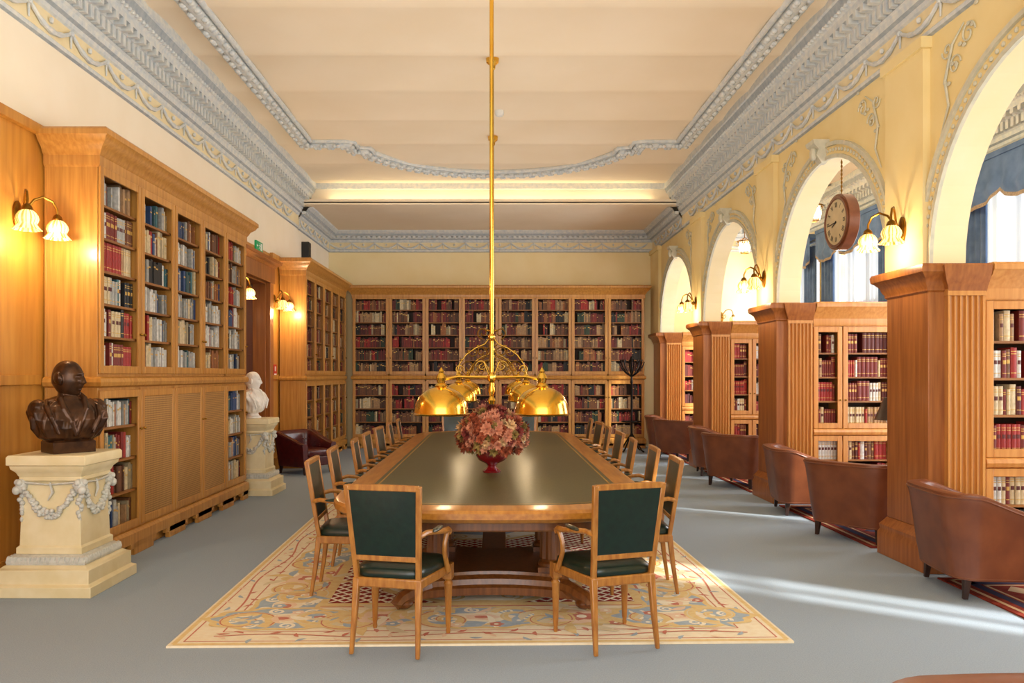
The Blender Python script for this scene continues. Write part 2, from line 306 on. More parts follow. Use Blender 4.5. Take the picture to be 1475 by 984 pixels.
for k,(y0,y1) in enumerate(WIN):
    w=st(bpy.data.objects.new('window_%d'%(k+1),None)); COL.objects.link(w)
    b=MB(); f=.07
    b.box(XW+.05,XW+.12,y0,y0+f,WZ0,WZ1);b.box(XW+.05,XW+.12,y1-f,y1,WZ0,WZ1);b.box(XW+.05,XW+.12,y0,y1,WZ0,WZ0+f);b.box(XW+.05,XW+.12,y0,y1,WZ1-f,WZ1)
    nm=max(1,round((y1-y0)/.9)-1)
    for j in range(nm): ym=y0+(y1-y0)*(j+1)/(nm+1); b.box(XW+.06,XW+.11,ym-.03,ym+.03,WZ0,WZ1)
    b.box(XW+.06,XW+.11,y0,y1,2.9,2.97); b.build('window_frame',WFRAME,w)
    b=MB(); b.add([(XW+.08,y0+f,WZ0+f),(XW+.08,y1-f,WZ0+f),(XW+.08,y1-f,WZ1-f),(XW+.08,y0+f,WZ1-f)],[(0,1,2,3)]); b.build('window_pane',PANE,w)
    if k<1: continue
    pos=['','nearest window on the right','window seen through the nearest right arch','window seen through the clock arch','farthest window in the aisle corner'][k]
    for sg in(0,1):
        b=MB(); ya,yb=(y0-.05,y0+.42) if sg==0 else (y1-.42,y1+.05)
        sheet(b,ya,yb,.02,4.2,XW-.12,.045,4)
        tag(b.build('curtain',BLUE,ang=80),'blue floor-length curtain on the %s side of the %s'%(['near','far'][sg],pos),'curtain','blue curtains in the window aisle')
    L_=y1-y0; b=MB(); gaps=[(y0+.1,y0+L_*.50,8),(y0+L_*.56,y0+L_*.68,2),(y0+L_*.80,y1-.1,3)]
    for ya,yb,nf in gaps: sheet(b,ya,yb,.05,4.2,XW-.05,.04,nf)
    tag(b.build('sheer_curtain',SHEER,ang=80),'white sheer curtain behind blue drapes at the '+pos,'curtain','white sheers in the window aisle')
    v=T('valance','blue gathered valance with tan fringe above the '+pos,'valance',(XW-.24,(y0+y1)/2,3.8),0,'window valances')
    hw=(y1-y0)/2+.1; b=MB(); fr=MB(); nn=96; rows=[[],[],[],[],[],[]]; r2=[[],[]]
    for i in range(nn+1):
        u=i/nn; y=-hw+2*hw*u; sw=abs(sin(PI*u*3))**.7; dpt=.05+.15*sw; am=.02*sin(u*60)
        for j in range(6):
            vv=j/5; fold=.05*sw*sin(vv*14+.5)
            rows[j].append((am*vv-.05*vv*sw+fold*.6,y,.60-(.40+dpt)*vv))
        zb=.20-dpt; x_=rows[5][-1][0]; r2[0].append((x_,y,zb)); r2[1].append((x_,y,zb-.05))
    b.loft(rows,0,False,False); fr.loft(r2,0,False,False)
    b.box(-.02,.19,-hw,hw,.55,.62); b.build('valance_fabric',BLUE,v,ang=80); fr.build('fringe',FRINGE,v,ang=80)
# ---------------------------------------------------------------- books
CLR={'white':(.86,.85,.82),'pale grey':(.68,.68,.66),'black':(.10,.10,.11),'bright red':(.64,.14,.11),'blue':(.20,.30,.48),'tan':(.68,.53,.37),'cream':(.84,.76,.60),'navy':(.12,.16,.27),'dark red':(.48,.14,.10),'maroon':(.36,.11,.09),'brown':(.46,.28,.17),'dark green':(.18,.26,.18),'teal':(.24,.42,.45),'orange brown':(.62,.38,.20)}
BM={k:M('book_'+k.replace(' ','_'),c,.55,c2=tuple(x*.85 for x in c),sc=30) for k,c in CLR.items()}
BM2={k:M('book_dark_'+k.replace(' ','_'),tuple(x*.75 for x in c),.55,c2=tuple(x*.64 for x in c),sc=30) for k,c in CLR.items()}
PAGES=M('paper_pages',(.90,.85,.72),.8); BGOLD=M('spine_gilt',(.82,.66,.34),.4,metal=.3)
CK=list(CLR)
PALL=['white','white','white','white','white','pale grey','pale grey','pale grey','black','bright red','blue','tan','cream','cream','cream','teal','orange brown','brown','dark red']
PALB=['dark red','dark red','bright red','maroon','brown','brown','brown','orange brown','orange brown','dark green','black','tan','tan','dark red','brown','cream']
PALR=['bright red','bright red','dark red','dark red','maroon','white','white','tan','brown','dark red','cream']
POOL={}
def bookmesh(ck,sz):
    if (ck,sz) in POOL: return POOL[(ck,sz)]
    t,h,d=[(.028,.205,.15),(.038,.23,.17),(.050,.245,.18),(.034,.22,.16)][sz]
    b=MB(); cs=[(0,d),(0,.008),(t*.2,.002),(t*.5,0),(t*.8,.002),(t,.008),(t,d),(t-.003,d),(t-.003,.012),(.003,.012),(.003,d)]
    b.prism(cs,0,h,0); b.box(.003,t-.003,.012,d-.004,.004,h-.004,1)
    for z in(.15,.78,.86): b.prism([(0.001,.0075),(t*.2,.0012),(t*.5,-.0008),(t*.8,.0012),(t-.001,.0075)],h*z,h*z+.006,2)
    if sz%2: b.prism([(0.002,.0072),(t*.2,.0012),(t*.5,-.0008),(t*.8,.0012),(t-.002,.0072)],h*.5,h*.64,2 if CLR[ck][0]<.6 else 3)
    o=b.build('book',[BM[ck],PAGES,BGOLD,BM['maroon']]); me=o.data; bpy.data.objects.remove(o)
    POOL[(ck,sz)]=(me,t,h,d); return POOL[(ck,sz)]
STF=MB(); NIND=[0]; SIZEN=['thin','broad','thick','slim']
def fill_row(loc,rz,x0,x1,y,z,pal,rng,gap,ind,phrase,group,runs=.6,tk=1.):
    x=x0; n=0; c,s_=cos(rz),sin(rz)
    W=lambda lx,ly:(loc[0]+lx*c-ly*s_,loc[1]+lx*s_+ly*c)
    while True:
        if rng.random()<gap: x+=rng.uniform(.03,.12)
        ck=rng.choice(pal); sz=rng.randrange(4); me,t,h,d=bookmesh(ck,sz); t*=tk
        run=1 if rng.random()<runs else rng.randint(2,6)
        for _ in range(run):
            if x+t>x1: return
            n+=1; dy=rng.uniform(0,.014)
            if ind and NIND[0]<300 and n<=30:
                o=bpy.data.objects.new('book',me); COL.objects.link(o); wx,wy=W(x,y+dy); o.location=(wx,wy,z); o.rotation_euler=(0,0,rz)
                tag(o,'%s %s book, %s from left, %s'%(SIZEN[sz],ck,ORD[n],phrase),'book',group); NIND[0]+=1; x+=t+.0012
            else:
                q=rng.random(); tt=t*rng.uniform(.7,1.1)
                ci=CK.index(ck)+(len(CK)+1 if q<.4 else 0); pts=[W(x,y+dy),W(x+tt,y+dy),W(x+tt,y+dy+d),W(x,y+dy+d)]; hh=h*rng.uniform(.80,1.04)
                STF.prism(pts,z,z+hh,ci)
                if rng.random()<.6:
                    a=W(x+.002,y+dy-.001);b_=W(x+tt-.002,y+dy-.001); e=W(x+tt-.002,y+dy+.002);f=W(x+.002,y+dy+.002); zz=rng.choice((.74,.6,.68))
                    STF.prism([a,b_,e,f],z+hh*zz,z+hh*(zz+.07),len(CK))
                x+=tt+.003
# ---------------------------------------------------------------- bookcases
def bookcase(label,loc,rz,bays,D,top,zl,nl,zu,nu,wood,pal,seed,mesh=(),ind=lambda bay,row:False,phrase='',group='',gapf=lambda bay,row:.08,xl=True,runs=.6,tk=1.):
    t=T('bookcase',label,'bookcase',loc,rz,'glazed bookcases'); W=sum(bays); xs=[0]
    for q in bays: xs.append(xs[-1]+q)
    rng=random.Random(seed); b=MB(); hc=.27
    b.box(0,W,D-.02,D,.1,top-hc); b.box(0,.03,0,D-.02,.1,top-hc); b.box(W-.03,W,0,D-.02,.1,top-hc)
    for x in xs[1:-1]: b.box(x-.02,x+.02,0,D-.02,.1,top-hc)
    b.box(.03,W-.03,0,D-.02,.1,zl[0]); b.box(.03,W-.03,0,D-.02,zl[1],zu[0]); b.box(.03,W-.03,0,D-.02,zu[1],top-hc)
    b.build('carcass',wood,t,bevel=.003)
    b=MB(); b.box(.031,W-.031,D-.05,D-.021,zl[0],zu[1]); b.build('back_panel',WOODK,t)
    b=MB(); b.rects([(.002,top-hc-.02),(.015,top-hc),(.015,top-hc+.07),(.03,top-hc+.09),(.05,top-hc+.13),(.10,top-hc+.17),(.115,top-hc+.20),(.13,top-hc+.21),(.13,top-.02),(.11,top)],0,W,-.01,D,back=True,xl=xl); b.build('cornice',wood,t)
    zm=(zl[1]+zu[0])/2; b=MB(); b.rects([(.0,zm-.045),(.025,zm-.03),(.035,zm),(.025,zm+.03),(0,zm+.045)],0,W,-.01,D,back=True,xl=xl); b.build('waist_moulding',wood,t)
    b=MB(); b.rects([(.035,.10),(.035,.19),(.01,.215),(.0,.22)],0,W,-.01,D,back=True,xl=xl)
    for i,x in enumerate(xs):
        b.box(max(0,x-.2),min(W,x+.2),-.045,.0,0,.11); b.box(max(0,x-.26),min(W,x+.26),-.045,0,.055,.11)
    b.box(-.03*xl,0.001,0,D,0,.12); b.box(W,W+.03,0,D,0,.12); b.box(0,W,.03,.05,0,.12); b.build('plinth',wood,t,bevel=.004)
    rows=[]
    for (z0,z1),n in((zu,nu),(zl,nl)):
        for k in range(n-1,-1,-1): rows.append((z0+k*(z1-z0)/n+(.010 if k else 0),k))
    for bi in range(len(bays)):
        x0,x1=xs[bi]+.02,xs[bi+1]-.02
        for (z0,z1),n,up in((zu,nu,1),(zl,nl,0)):
            for k in range(1,n):
                if not up and bi in mesh: continue
                zz=z0+k*(z1-z0)/n; sb=MB(); sb.box(x0,x1,.012,D-.051,zz-.010,zz+.010); sb.build('shelf',WOODS,t)
            fx0,fx1,fz0,fz1=xs[bi]+.006,xs[bi+1]-.006,z0-.03,z1+.03; fw=min(.060,(fx1-fx0)*.16)
            db=MB(); db.box(fx0,fx0+fw,-.022,-.001,fz0,fz1);db.box(fx1-fw,fx1,-.022,-.001,fz0,fz1);db.box(fx0+fw,fx1-fw,-.022,-.001,fz0,fz0+.065);db.box(fx0+fw,fx1-fw,-.022,-.001,fz1-.065,fz1)
            dr=db.build('door',wood,t,bevel=.004)
            if not up and bi in mesh:
                pb=MB(); pb.box(fx0+fw,fx1-fw,-.015,-.004,fz0+.065,fz1-.065); pb.build('lattice_panel',LATT,dr)
            kb=MB(); kx=fx1-fw/2 if bi%2==0 else fx0+fw/2; kz=fz0+.35 if up else fz1-.35
            kb.ell((kx,-.037,kz),.013,8); kb.tube([(kx,-.022,kz),(kx,-.037,kz)],.006,6); kb.build('knob',BRASSD,dr)
        for ri,(z,k) in enumerate(rows):
            if ri>=nu and bi in mesh: continue
            fill_row(loc,rz,x0+.012,x1-.012,.035,z+.0005,pal,rng,gapf(bi,ri),ind(bi,ri),phrase%ORD[ri+1] if '%s' in phrase else phrase,group,runs,tk)
    return t
UZ,LZ=(1.62,3.24),(.27,1.42)
for i,(y,bays) in enumerate(((PN[1],[.6,.6,.6]),(PN[2],[.36,.66,.66]),(PN[3],[.36,.66,.66]),(PN[4],[.36,.66,.66]))):
    nm=['nearest fluted pier','second fluted pier from the camera','third fluted pier from the camera','corner fluted pier at the back'][i]
    short=['nearest pier','second pier','third pier','corner pier'][i]
    if i==0: ind=lambda bay,row: bay==0
    elif i==1: ind=lambda bay,row: bay<2 and row<5
    elif i==2: ind=lambda bay,row: bay<1 and row<5
    else: ind=lambda bay,row: False
    bookcase('low glazed oak bookcase of red books joined to the '+nm,(3.925,y+.03,0),0,bays,.4,2.47,(.25,.80),2,(.95,2.14),4,PIERL,PALR,20+i,ind=ind,phrase='%s shelf down, bookcase beside '+short,group='books in the bookcase beside the '+short,gapf=lambda b,r:.08,xl=False)
bookcase('tall glazed bookcase with lattice lower doors behind the bronze bust',(-3.2,6.44,0),PI/2,[.76]*5,.43,3.55,LZ,4,UZ,6,WOOD,PALL,5,mesh=(1,2,3),ind=lambda bay,row: bay==0 and row>0,phrase='%s shelf down, first door of near bookcase',group='books behind the first door of the near left bookcase',gapf=lambda b,r: .4 if r==0 else .10)
bookcase('tall glazed bookcase on left wall beyond the doorway',(-3.2,13.5,0),PI/2,[.72]*5,.43,3.55,LZ,4,UZ,6,WOOD,PALB,6,gapf=lambda b,r:.04,runs=.5,tk=.8)
bookcase('eight-bay glazed bookcase spanning the whole back wall',(-3.05,17.18,0),0,[.785]*8,.4,3.50,LZ,4,UZ,6,WOOD,PALB,7,gapf=lambda b,r:.06,runs=.35,tk=.8)
so=STF.build('books',[BM[k] for k in CK]+[BGOLD]+[BM2[k] for k in CK]); so['kind']='stuff'; tag(so,'rows of leather and cloth books filling the farther bookcase shelves','books')
# ---------------------------------------------------------------- wooden piers
def pier(label,y0):
    t=T('wooden_pier',label,'pier',(3.66,y0+.35,0),0,'fluted wooden piers')
    hx,hy=.19,.335; HX=.255
    b=MB(); b.rects([(.06,0),(.06,.19),(.045,.22),(.05,.26),(.02,.30),(.0,.33)],-hx,HX,-hy,hy,xr=False); b.rects([(.02,0),(.02,.30),(0,.33)],-.06,HX,-hy-.06,-hy+.05,xr=False); b.build('pier_base',PIER,t,bevel=.004)
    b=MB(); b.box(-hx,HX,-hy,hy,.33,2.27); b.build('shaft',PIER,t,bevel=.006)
    b=MB(); poly=[(-.06,-hy),(-.06,-hy-.055)]; nf=6; wfl=.034
    for k in range(nf):
        xa=-.045+k*.045
        for q in range(9): a=PI*q/8; poly.append((xa+wfl/2-wfl/2*cos(a),-hy-.055+.03*sin(a)))
    poly+=[(.235,-hy-.055),(.235,-hy)]
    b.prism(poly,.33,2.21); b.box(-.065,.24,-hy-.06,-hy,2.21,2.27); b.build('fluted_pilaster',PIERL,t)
    b=MB(); b.rects([(.0,2.24),(.015,2.255),(.015,2.275),(.035,2.31),(.045,2.345),(.08,2.38),(.10,2.395),(.105,2.44),(.095,2.46)],-hx,HX,-hy,hy,xr=False)
    b.rects([(.0,2.23),(.012,2.25),(.02,2.28),(.045,2.32),(.07,2.38),(.085,2.44),(.075,2.455)],-.05,HX-.01,-hy-.05,-hy+.1,xr=False); b.build('capital',PIER,t)
    return t
for i,nm in enumerate(('nearest the camera behind a brown armchair','second from the camera','third from the camera','farthest, in the back right corner')):
    pier('honey wood pier with fluted front face, '+nm,PN[1+i])
# ---------------------------------------------------------------- rug
def rug_big():
    mats=[M('rug_cream',(.91,.87,.77),.95,c2=(.89,.83,.71),sc=25,bump=.3,spec=.05,bd=.003)]+[M('rug_'+n,c,.95,c2=c2,sc=25,bump=.3,spec=.05,bd=.003) for n,c,c2 in(('gold',(.87,.78,.57),(.85,.73,.51)),('red',(.76,.45,.38),(.77,.53,.45)),('blue',(.66,.71,.745),(.61,.67,.715)),('maroon',(.59,.25,.22),(.54,.20,.18)),('ivory',(.93,.90,.82),(.91,.87,.77)),('olive',(.83,.77,.63),(.85,.80,.67)),('peach',(.89,.79,.68),(.88,.76,.64)))]
    b=MB(); hx,hy=1.83,3.72; b.box(-hx,hx,-hy,hy,0,.012,0)
    Z=[.0125]
    CL=lambda x,y:(max(-hx+.01,min(hx-.01,x)),max(-hy+.01,min(hy-.01,y)))
    def rib(pts,w,m):
        Z[0]+=.0000015; z=Z[0]; vs=[];n=len(pts)
        for i,(x,y) in enumerate(pts):
            p,q=pts[max(i-1,0)],pts[min(i+1,n-1)]; tx,ty=q[0]-p[0],q[1]-p[1]; L=math.hypot(tx,ty) or 1; ww=(w(i/(n-1)) if callable(w) else w)/2
            vs+=[CL(x-ty/L*ww,y+tx/L*ww)+(z,),CL(x+ty/L*ww,y-tx/L*ww)+(z,)]
        b.add(vs,[(2*i,2*i+1,2*i+3,2*i+2) for i in range(n-1)],m)
    def blob(x,y,rx,ry,a,m,n=14,lob=0,L=5):
        Z[0]+=.0000015; z=Z[0]; pts=[]
        for i in range(n):
            t=2*PI*i/n; k=1+lob*cos(L*t); px,py=rx*k*cos(t),ry*k*sin(t); pts.append(CL(x+px*cos(a)-py*sin(a),y+px*sin(a)+py*cos(a))+(z,))
        b.add(pts,[tuple(range(n))],m)
    def leaf(x,y,a,L,w,m):
        rib([(x+L*i/6*cos(a+.5*i/6),y+L*i/6*sin(a+.5*i/6)) for i in range(7)],lambda u:w*sin(PI*min(max(u,.03),.97)),m)
    def spir(x,y,R0,a0,sg,w,m,turn=1.5):
        rib([(x+R0*(1-.85*i/26)*cos(a0+sg*2*PI*turn*i/26),y+R0*(1-.85*i/26)*sin(a0+sg*2*PI*turn*i/26)) for i in range(27)],lambda u:w*(1-.6*u),m)
    def frame(x,y,w,m):
        for p,q in(((-x,-y),(x,-y)),((x,-y),(x,y)),((x,y),(-x,y)),((-x,y),(-x,-y))): rib([p,q],w,m)
    frame(hx-.03,hy-.03,.03,1); frame(hx-.075,hy-.075,.010,2); frame(hx-.25,hy-.25,.010,2)
    ix,iy=1.06,2.88
    Z[0]+=.00001; b.add([(-ix,-iy,Z[0]),(ix,-iy,Z[0]),(ix,iy,Z[0]),(-ix,iy,Z[0])],[(0,1,2,3)],4)
    k=-5.
    while k<5:
        for sg in(-1,1):
            pts=[]
            for i in range(60):
                x=-ix+2*ix*i/59; y=k+sg*x*1.0
                if -iy<y<iy: pts.append((x,y))
            if len(pts)>2: rib(pts,.02,5)
        k+=.10
    frame(ix+.04,iy+.04,.09,1); frame(ix+.08,iy+.08,.02,2)
    for cy_ in(-2.1,0,2.1):
        blob(0,cy_,.84,.80,0,1,60,.03,10); blob(0,cy_,.78,.74,0,5,60,.03,10); blob(0,cy_,.55,.56,0,3,40,.04); blob(0,cy_,.40,.42,0,0,30,.05); blob(0,cy_,.2,.22,0,7,20,.1)
        for q in range(10): spir(.66*cos(q*PI/5),cy_+.65*sin(q*PI/5),.09,q*PI/5,1,.03,1)
    rg=random.Random(4)
    def side(fx,L,n,vert,K=1.):
        for i in range(n):
            u0=-L+2*L*(i+.5)/n; h=L/n; sg=(-1)**i
            p=lambda u,v:fx(u0+u,v)
            rib([p(-h+2*h*j/14,.165+.035*sg*sin(PI*j/14)) for j in range(15)],.014,2)
            for q in range(8):
                x,y=p(-h+2*h*q/8,.165+.05*(-1)**q); leaf(x,y,rg.uniform(0,6),.08,.028,(2,7,2,3)[q%4])
            cx,cy2=p(0,.51)
            if i%2==0:
                an=0 if not vert else PI/2
                blob(cx,cy2,.46*K,.24,an,1,60,.05,10); blob(cx,cy2,.41*K,.205,an,3,60,.06,10); blob(cx,cy2,.20*K,.10,an,0,24,.12); blob(cx,cy2,.11*K,.06,an,7,14,.15); blob(cx,cy2,.05*K,.03,an,2,10)
                for q in range(8): a=q*PI/4+.2; spir(cx+.29*K*cos(a)*(1 if not vert else .5),cy2+.29*K*sin(a)*(.5 if not vert else 1),.055,a,sg,.026,5)
            else:
                blob(cx,cy2,.20,.20,i,1,26,.12,6); blob(cx,cy2,.15,.15,i,7,20,.15,5); blob(cx,cy2,.08,.08,i,2,14,.2,5); blob(cx,cy2,.035,.035,i,5,10)
                for q in range(8): a=q*PI/4+.3; leaf(cx+.17*cos(a),cy2+.17*sin(a),a,.20,.075,(6,1)[q%2])
            for du,dv,ss in((-.72,.46,1),(.72,.54,-1)):
                x,y=p(h*du,dv); spir(x,y,.19,i+du,sg*ss,.085,1); spir(x,y,.215,i+du+.25,sg*ss,.012,2 if ss>0 else 6)
            for q in range(7):
                x,y=p(-h+2*h*q/7,rg.uniform(.36,.66)); leaf(x,y,rg.uniform(0,6),rg.uniform(.12,.20),rg.uniform(.04,.065),(6,3,1,7,5,1,3)[q])
            for q in range(3):
                x,y=p(rg.uniform(-h,h),rg.uniform(.32,.66)); blob(x,y,.045,.045,0,(2,7,3)[q],12,.2); blob(x,y,.016,.016,0,5,8)
    side(lambda u,v:(-hx+v,u),hy-.42,9,True); side(lambda u,v:(hx-v,u),hy-.42,9,True)
    side(lambda u,v:(u,-hy+v),hx-.22,5,False,1.05); side(lambda u,v:(-u,hy-v),hx-.22,5,False,1.05)
    o=b.build('rug',mats); o.location=(-.155,8.37,.001); o.rotation_euler=(0,0,.024)
    tag(o,'large cream rug with gold scrolls and pale blue cartouches under long table','rug')
rug_big()
RR=M('rug_rust',(.58,.25,.18),.95,c2=(.40,.15,.13),sc=9,det=8,spec=.05); RC=M('rug_pale',(.78,.65,.5),.95,spec=.05); RN=M('rug_navy',(.25,.24,.32),.95,spec=.05)
for i,(c,nm) in enumerate(((CEN[1],'nearest brown armchair'),(CEN[2],'armchairs below the clock'),(CEN[3],'armchairs of the third arch'),(CEN[4],'armchairs of the farthest arch'))):
    b=MB(); x0,x1,y0,y1=-.02,2.2,-1.18,1.18; b.box(x0,x1,y0,y1,0,.01,0)
    for d,w,m in((.05,.03,1),(.13,.07,2),(.22,.02,1)):
        for q in((x0+d,x1-d,y0+d,y0+d+w),(x0+d,x1-d,y1-d-w,y1-d),(x0+d,x0+d+w,y0+d,y1-d),(x1-d-w,x1-d,y0+d,y1-d)): b.box(q[0],q[1],q[2],q[3],.009,.0105+m*.0003,m)
    for a in range(5):
        for e in range(5):
            x,y=x0+.4+a*.35,y0+.38+e*.4; b.prism([(x-.1,y),(x,y-.12),(x+.1,y),(x,y+.12)],.009,.0107,1+(a+e)%2)
    o=b.build('rug',[RR,RC,RN]); o.location=(3.45,c,.001); tag(o,'rust red patterned oriental rug under the '+nm,'rug','arcade rugs')
# ---------------------------------------------------------------- long table
TY=8.18; HL=3.42; TZ=.0135
def plan(ins,n=17,e=2.9,dep=.80):
    pts=[]; w,dp,ys=1.08-ins,dep-ins,HL-dep
    for sgn,y0 in((1,ys),(-1,-ys)):
        for i in range(n):
            a=(PI*i/(n-1)) if sgn==1 else PI+PI*i/(n-1); c,s_=cos(a),sin(a)
            pts.append((w*(abs(c)**(2/e))*(1 if c>=0 else -1),y0+dp*(abs(s_)**(2/e))*(1 if s_>=0 else -1)))
    return pts
t=T('conference_table','long boat-shaped wooden library table with olive leather top','table',(0,TY,TZ))
b=MB(); b.loft([[(x,y,z) for x,y in plan(i)] for i,z in((.07,.665),(.03,.675),(.015,.69),(0,.70),(0,.735),(.012,.752),(.03,.757))]); b.build('tabletop',TABW,t)
b=MB(); b.loft([[(x,y,z) for x,y in plan(.19)] for z in(.7565,.7585)]); b.build('leather_inset',INSET,t)
b=MB(); A=plan(.22);B=plan(.232); b.loft([[(x,y,.7590) for x,y in A],[(x,y,.7590) for x,y in B]],0,False); b.build('gilt_line',GOLD,t)
b=MB(); b.loft([[(x,y,z) for x,y in plan(i)] for i,z in((.15,.60),(.14,.61),(.14,.665))]); b.build('apron',TABD,t)
for py in(-2.2,2.2):
    b=MB()
    def plat(k,z):
        pts=[]; X,Y=.60*k,.64*k
        for (xa,ya),(xb,yb),(nx,ny2) in(((-X,-Y),(X,-Y),(0,1)),((X,-Y),(X,Y),(-1,0)),((X,Y),(-X,Y),(0,-1)),((-X,Y),(-X,-Y),(1,0))):
            for i in range(10): u=i/10; d=.16*sin(PI*u)**.8; pts.append((xa+(xb-xa)*u+nx*d,py+ya+(yb-ya)*u+ny2*d,z))
        return pts
    b.loft([plat(1.0,.05),plat(1.0,.10),plat(.95,.115),plat(.93,.15),plat(.85,.17),plat(.84,.19)])
    pl=b.build('pedestal_platform',TABD,t)
    for sx in(-1,1):
        for sy in(-1,1):
            f=MB(); f.tube([(sx*.40,py+sy*.44,.12),(sx*.52,py+sy*.56,.11),(sx*.62,py+sy*.66,.07),(sx*.645,py+sy*.685,.045),(sx*.63,py+sy*.67,.03)],[.05,.055,.05,.042,.028],8); f.ell((sx*.60,py+sy*.64,.04),(.06,.06,.038),10); f.build('scroll_foot',TABD,pl)
            c=MB(); cx,cy=sx*.40,py+sy*.33
            c.box(cx-.095,cx+.095,cy-.095,cy+.095,.185,.225); c.lathe([(.09,.225),(.09,.245),(.075,.26),(.08,.275)],(cx,cy,0),20)
            c.lathe([(.074,.275),(.07,.52)],(cx,cy,0),40,0,lambda a,z:1+.07*cos(10*a)); c.lathe([(.075,.52),(.085,.54),(.075,.55)],(cx,cy,0),20); c.box(cx-.1,cx+.1,cy-.1,cy+.1,.55,.605); c.build('fluted_column',TABD,t)
b=MB(); b.box(-.1,.1,-1.8,1.8,.12,.18); b.build('stretcher',TABD,t,bevel=.01)
# ---------------------------------------------------------------- dining armchairs
def make_chair():
    t=T('dining_armchair','','chair',(0,0,0),0,'green leather armchairs around the long table')
    for sx in(-1,1):
        b=MB(); b.lathe([(.012,0),(.014,.02),(.012,.03),(.016,.05),(.024,.29),(.029,.305),(.020,.32),(.029,.335)],(sx*.235,.21,0),12,0,lambda a,z:1+(.05*cos(8*a) if .05<z<.3 else 0)); b.box(sx*.235-.028,sx*.235+.028,.182,.238,.335,.425); b.build('leg',CHW,t)
        b=MB(); b.loft([[(sx*x+q*w,y+r*w,z) for q,r in((-1,-1),(1,-1),(1,1),(-1,1))] for x,y,z,w in((.195,-.26,0,.012),(.188,-.23,.2,.016),(.184,-.205,.42,.020))]); b.build('leg',CHW,t,bevel=.006)
    tr=[(-.2,-.225),(.2,-.225),(.262,.235),(-.262,.235)]
    b=MB(); b.prism(tr,.37,.425); b.build('seat_frame',CHW,t,bevel=.008)
    def ring(k,z):
        o=[]
        for i in range(32):
            a=2*PI*i/32; c,s_=cos(a),sin(a); u=abs(c)**.35*(1 if c>0 else -1)*k; v=abs(s_)**.35*(1 if s_>0 else -1)*k
            o.append(((.225+.03*v)*u,.005+.22*v,z))
        return o
    b=MB(); b.loft([ring(.98,.42),ring(1.02,.44),ring(1.0,.465),ring(.9,.485),ring(.6,.497),ring(.2,.5)]); b.build('seat',GREEN,t,ang=50)
    W_=lambda z:.182+(z-.42)/.535*.030; Y_=lambda z:-.205-(z-.42)/.535*.085
    b=MB()
    for sx in(-1,1): b.bar((sx*W_(.41),Y_(.41),.41),(sx*W_(.955),Y_(.955),.955),.031,.030)
    wt=W_(.93)
    b.loft([[(-wt+2*wt*i/8,Y_(.93)+p,.925+.003*sin(PI*i/8)*s_+q) for p,q,s_ in((-.016,0,0),(.016,0,0),(.016,.033,1),(-.016,.033,1))] for i in range(9)])
    b.bar((-W_(.54),Y_(.54),.54),(W_(.54),Y_(.54),.54),.034,.028); b.build('back_frame',CHW,t,bevel=.005)
    b=MB(); n=8; rows=[]
    for side in(-1,1):
        rows=[]
        for i in range(n+1):
            z=.553+.378*i/n; rows.append([((W_(z)-.012)*(-1+2*j/n),Y_(z)+side*(.011+.010*sin(PI*i/n)*sin(PI*j/n)),z) for j in range(n+1)])
        b.loft(rows,0,False,False)
    b.build('backrest',GREEN,t,ang=60)
    for sx in(-1,1):
        b=MB(); b.tube([(sx*.197,-.248,.67),(sx*.225,-.19,.685),(sx*.25,-.08,.672),(sx*.262,.04,.655),(sx*.265,.10,.65),(sx*.265,.125,.638),(sx*.265,.115,.62)],[.015,.016,.016,.017,.02,.02,.016],8)
        b.tube([(sx*.264,.09,.64),(sx*.258,.055,.58),(sx*.255,.06,.52),(sx*.256,.10,.45),(sx*.258,.13,.40)],[.016,.014,.014,.015,.018],8)
        a=b.build('armrest',CHW,t); b=MB(); b.ell((sx*.25,-.06,.685),(.019,.10,.014),10); b.build('arm_pad',GREEN,a)
    return t
ch=make_chair(); ch.location=(-.555,4.69,.0135); ch.rotation_euler=(0,0,-.22); ch['label']='green leather armchair at near end of table, left of the pair facing away'
dup(ch,(.665,4.75,.0135),.33,'green leather armchair at near end of table, right of the pair facing away')
for i in range(7):
    y=5.86+i*.87
    w='nearest the camera' if i==0 else ('farthest from the camera' if i==6 else '%s from the near end'%ORD[i+1])
    rj=random.Random(i)
    dup(ch,(-1.06+rj.uniform(-.02,.02),y,.0135),-PI/2+rj.uniform(-.08,.08),'green leather armchair along left side of table, '+w)
    dup(ch,(1.06+rj.uniform(-.02,.02),y+.05,.0135),PI/2+rj.uniform(-.08,.08),'green leather armchair along right side of table, '+w)
dup(ch,(-.58,11.95,.0135),PI,'green leather armchair at far end of table, left of the two facing camera')
dup(ch,(.42,11.95,.0135),PI,'green leather armchair at far end of table, right of the two facing camera')
# ---------------------------------------------------------------- bowl and dried flowers
ZT=.7592+TZ
b=MB(); b.lathe([(.075,0),(.078,.012),(.055,.025),(.035,.05),(.05,.07),(.11,.10),(.135,.14),(.13,.17),(.14,.178),(.137,.188),(.12,.185),(.10,.14),(.02,.10)],n=36)
o=b.build('bowl',BOWL,ang=50); o.location=(-.02,6.64,ZT); tag(o,'burgundy footed bowl holding dried flowers on table','bowl')
FM=[M('petal_'+n,c,.8,c2=c2,sc=40) for n,c,c2 in(('rust',(.66,.33,.20),(.53,.24,.14)),('wine',(.50,.18,.15),(.40,.13,.11)),('salmon',(.79,.54,.43),(.71,.44,.34)),('olive',(.58,.48,.25),(.46,.37,.17)),('cream',(.84,.71,.53),(.74,.57,.38)))]
fl=T('dried_flowers','round mass of dried rust and salmon hydrangeas in burgundy bowl','flowers',(-.02,6.64,ZT+.19))
rr=random.Random(11); protos=[]
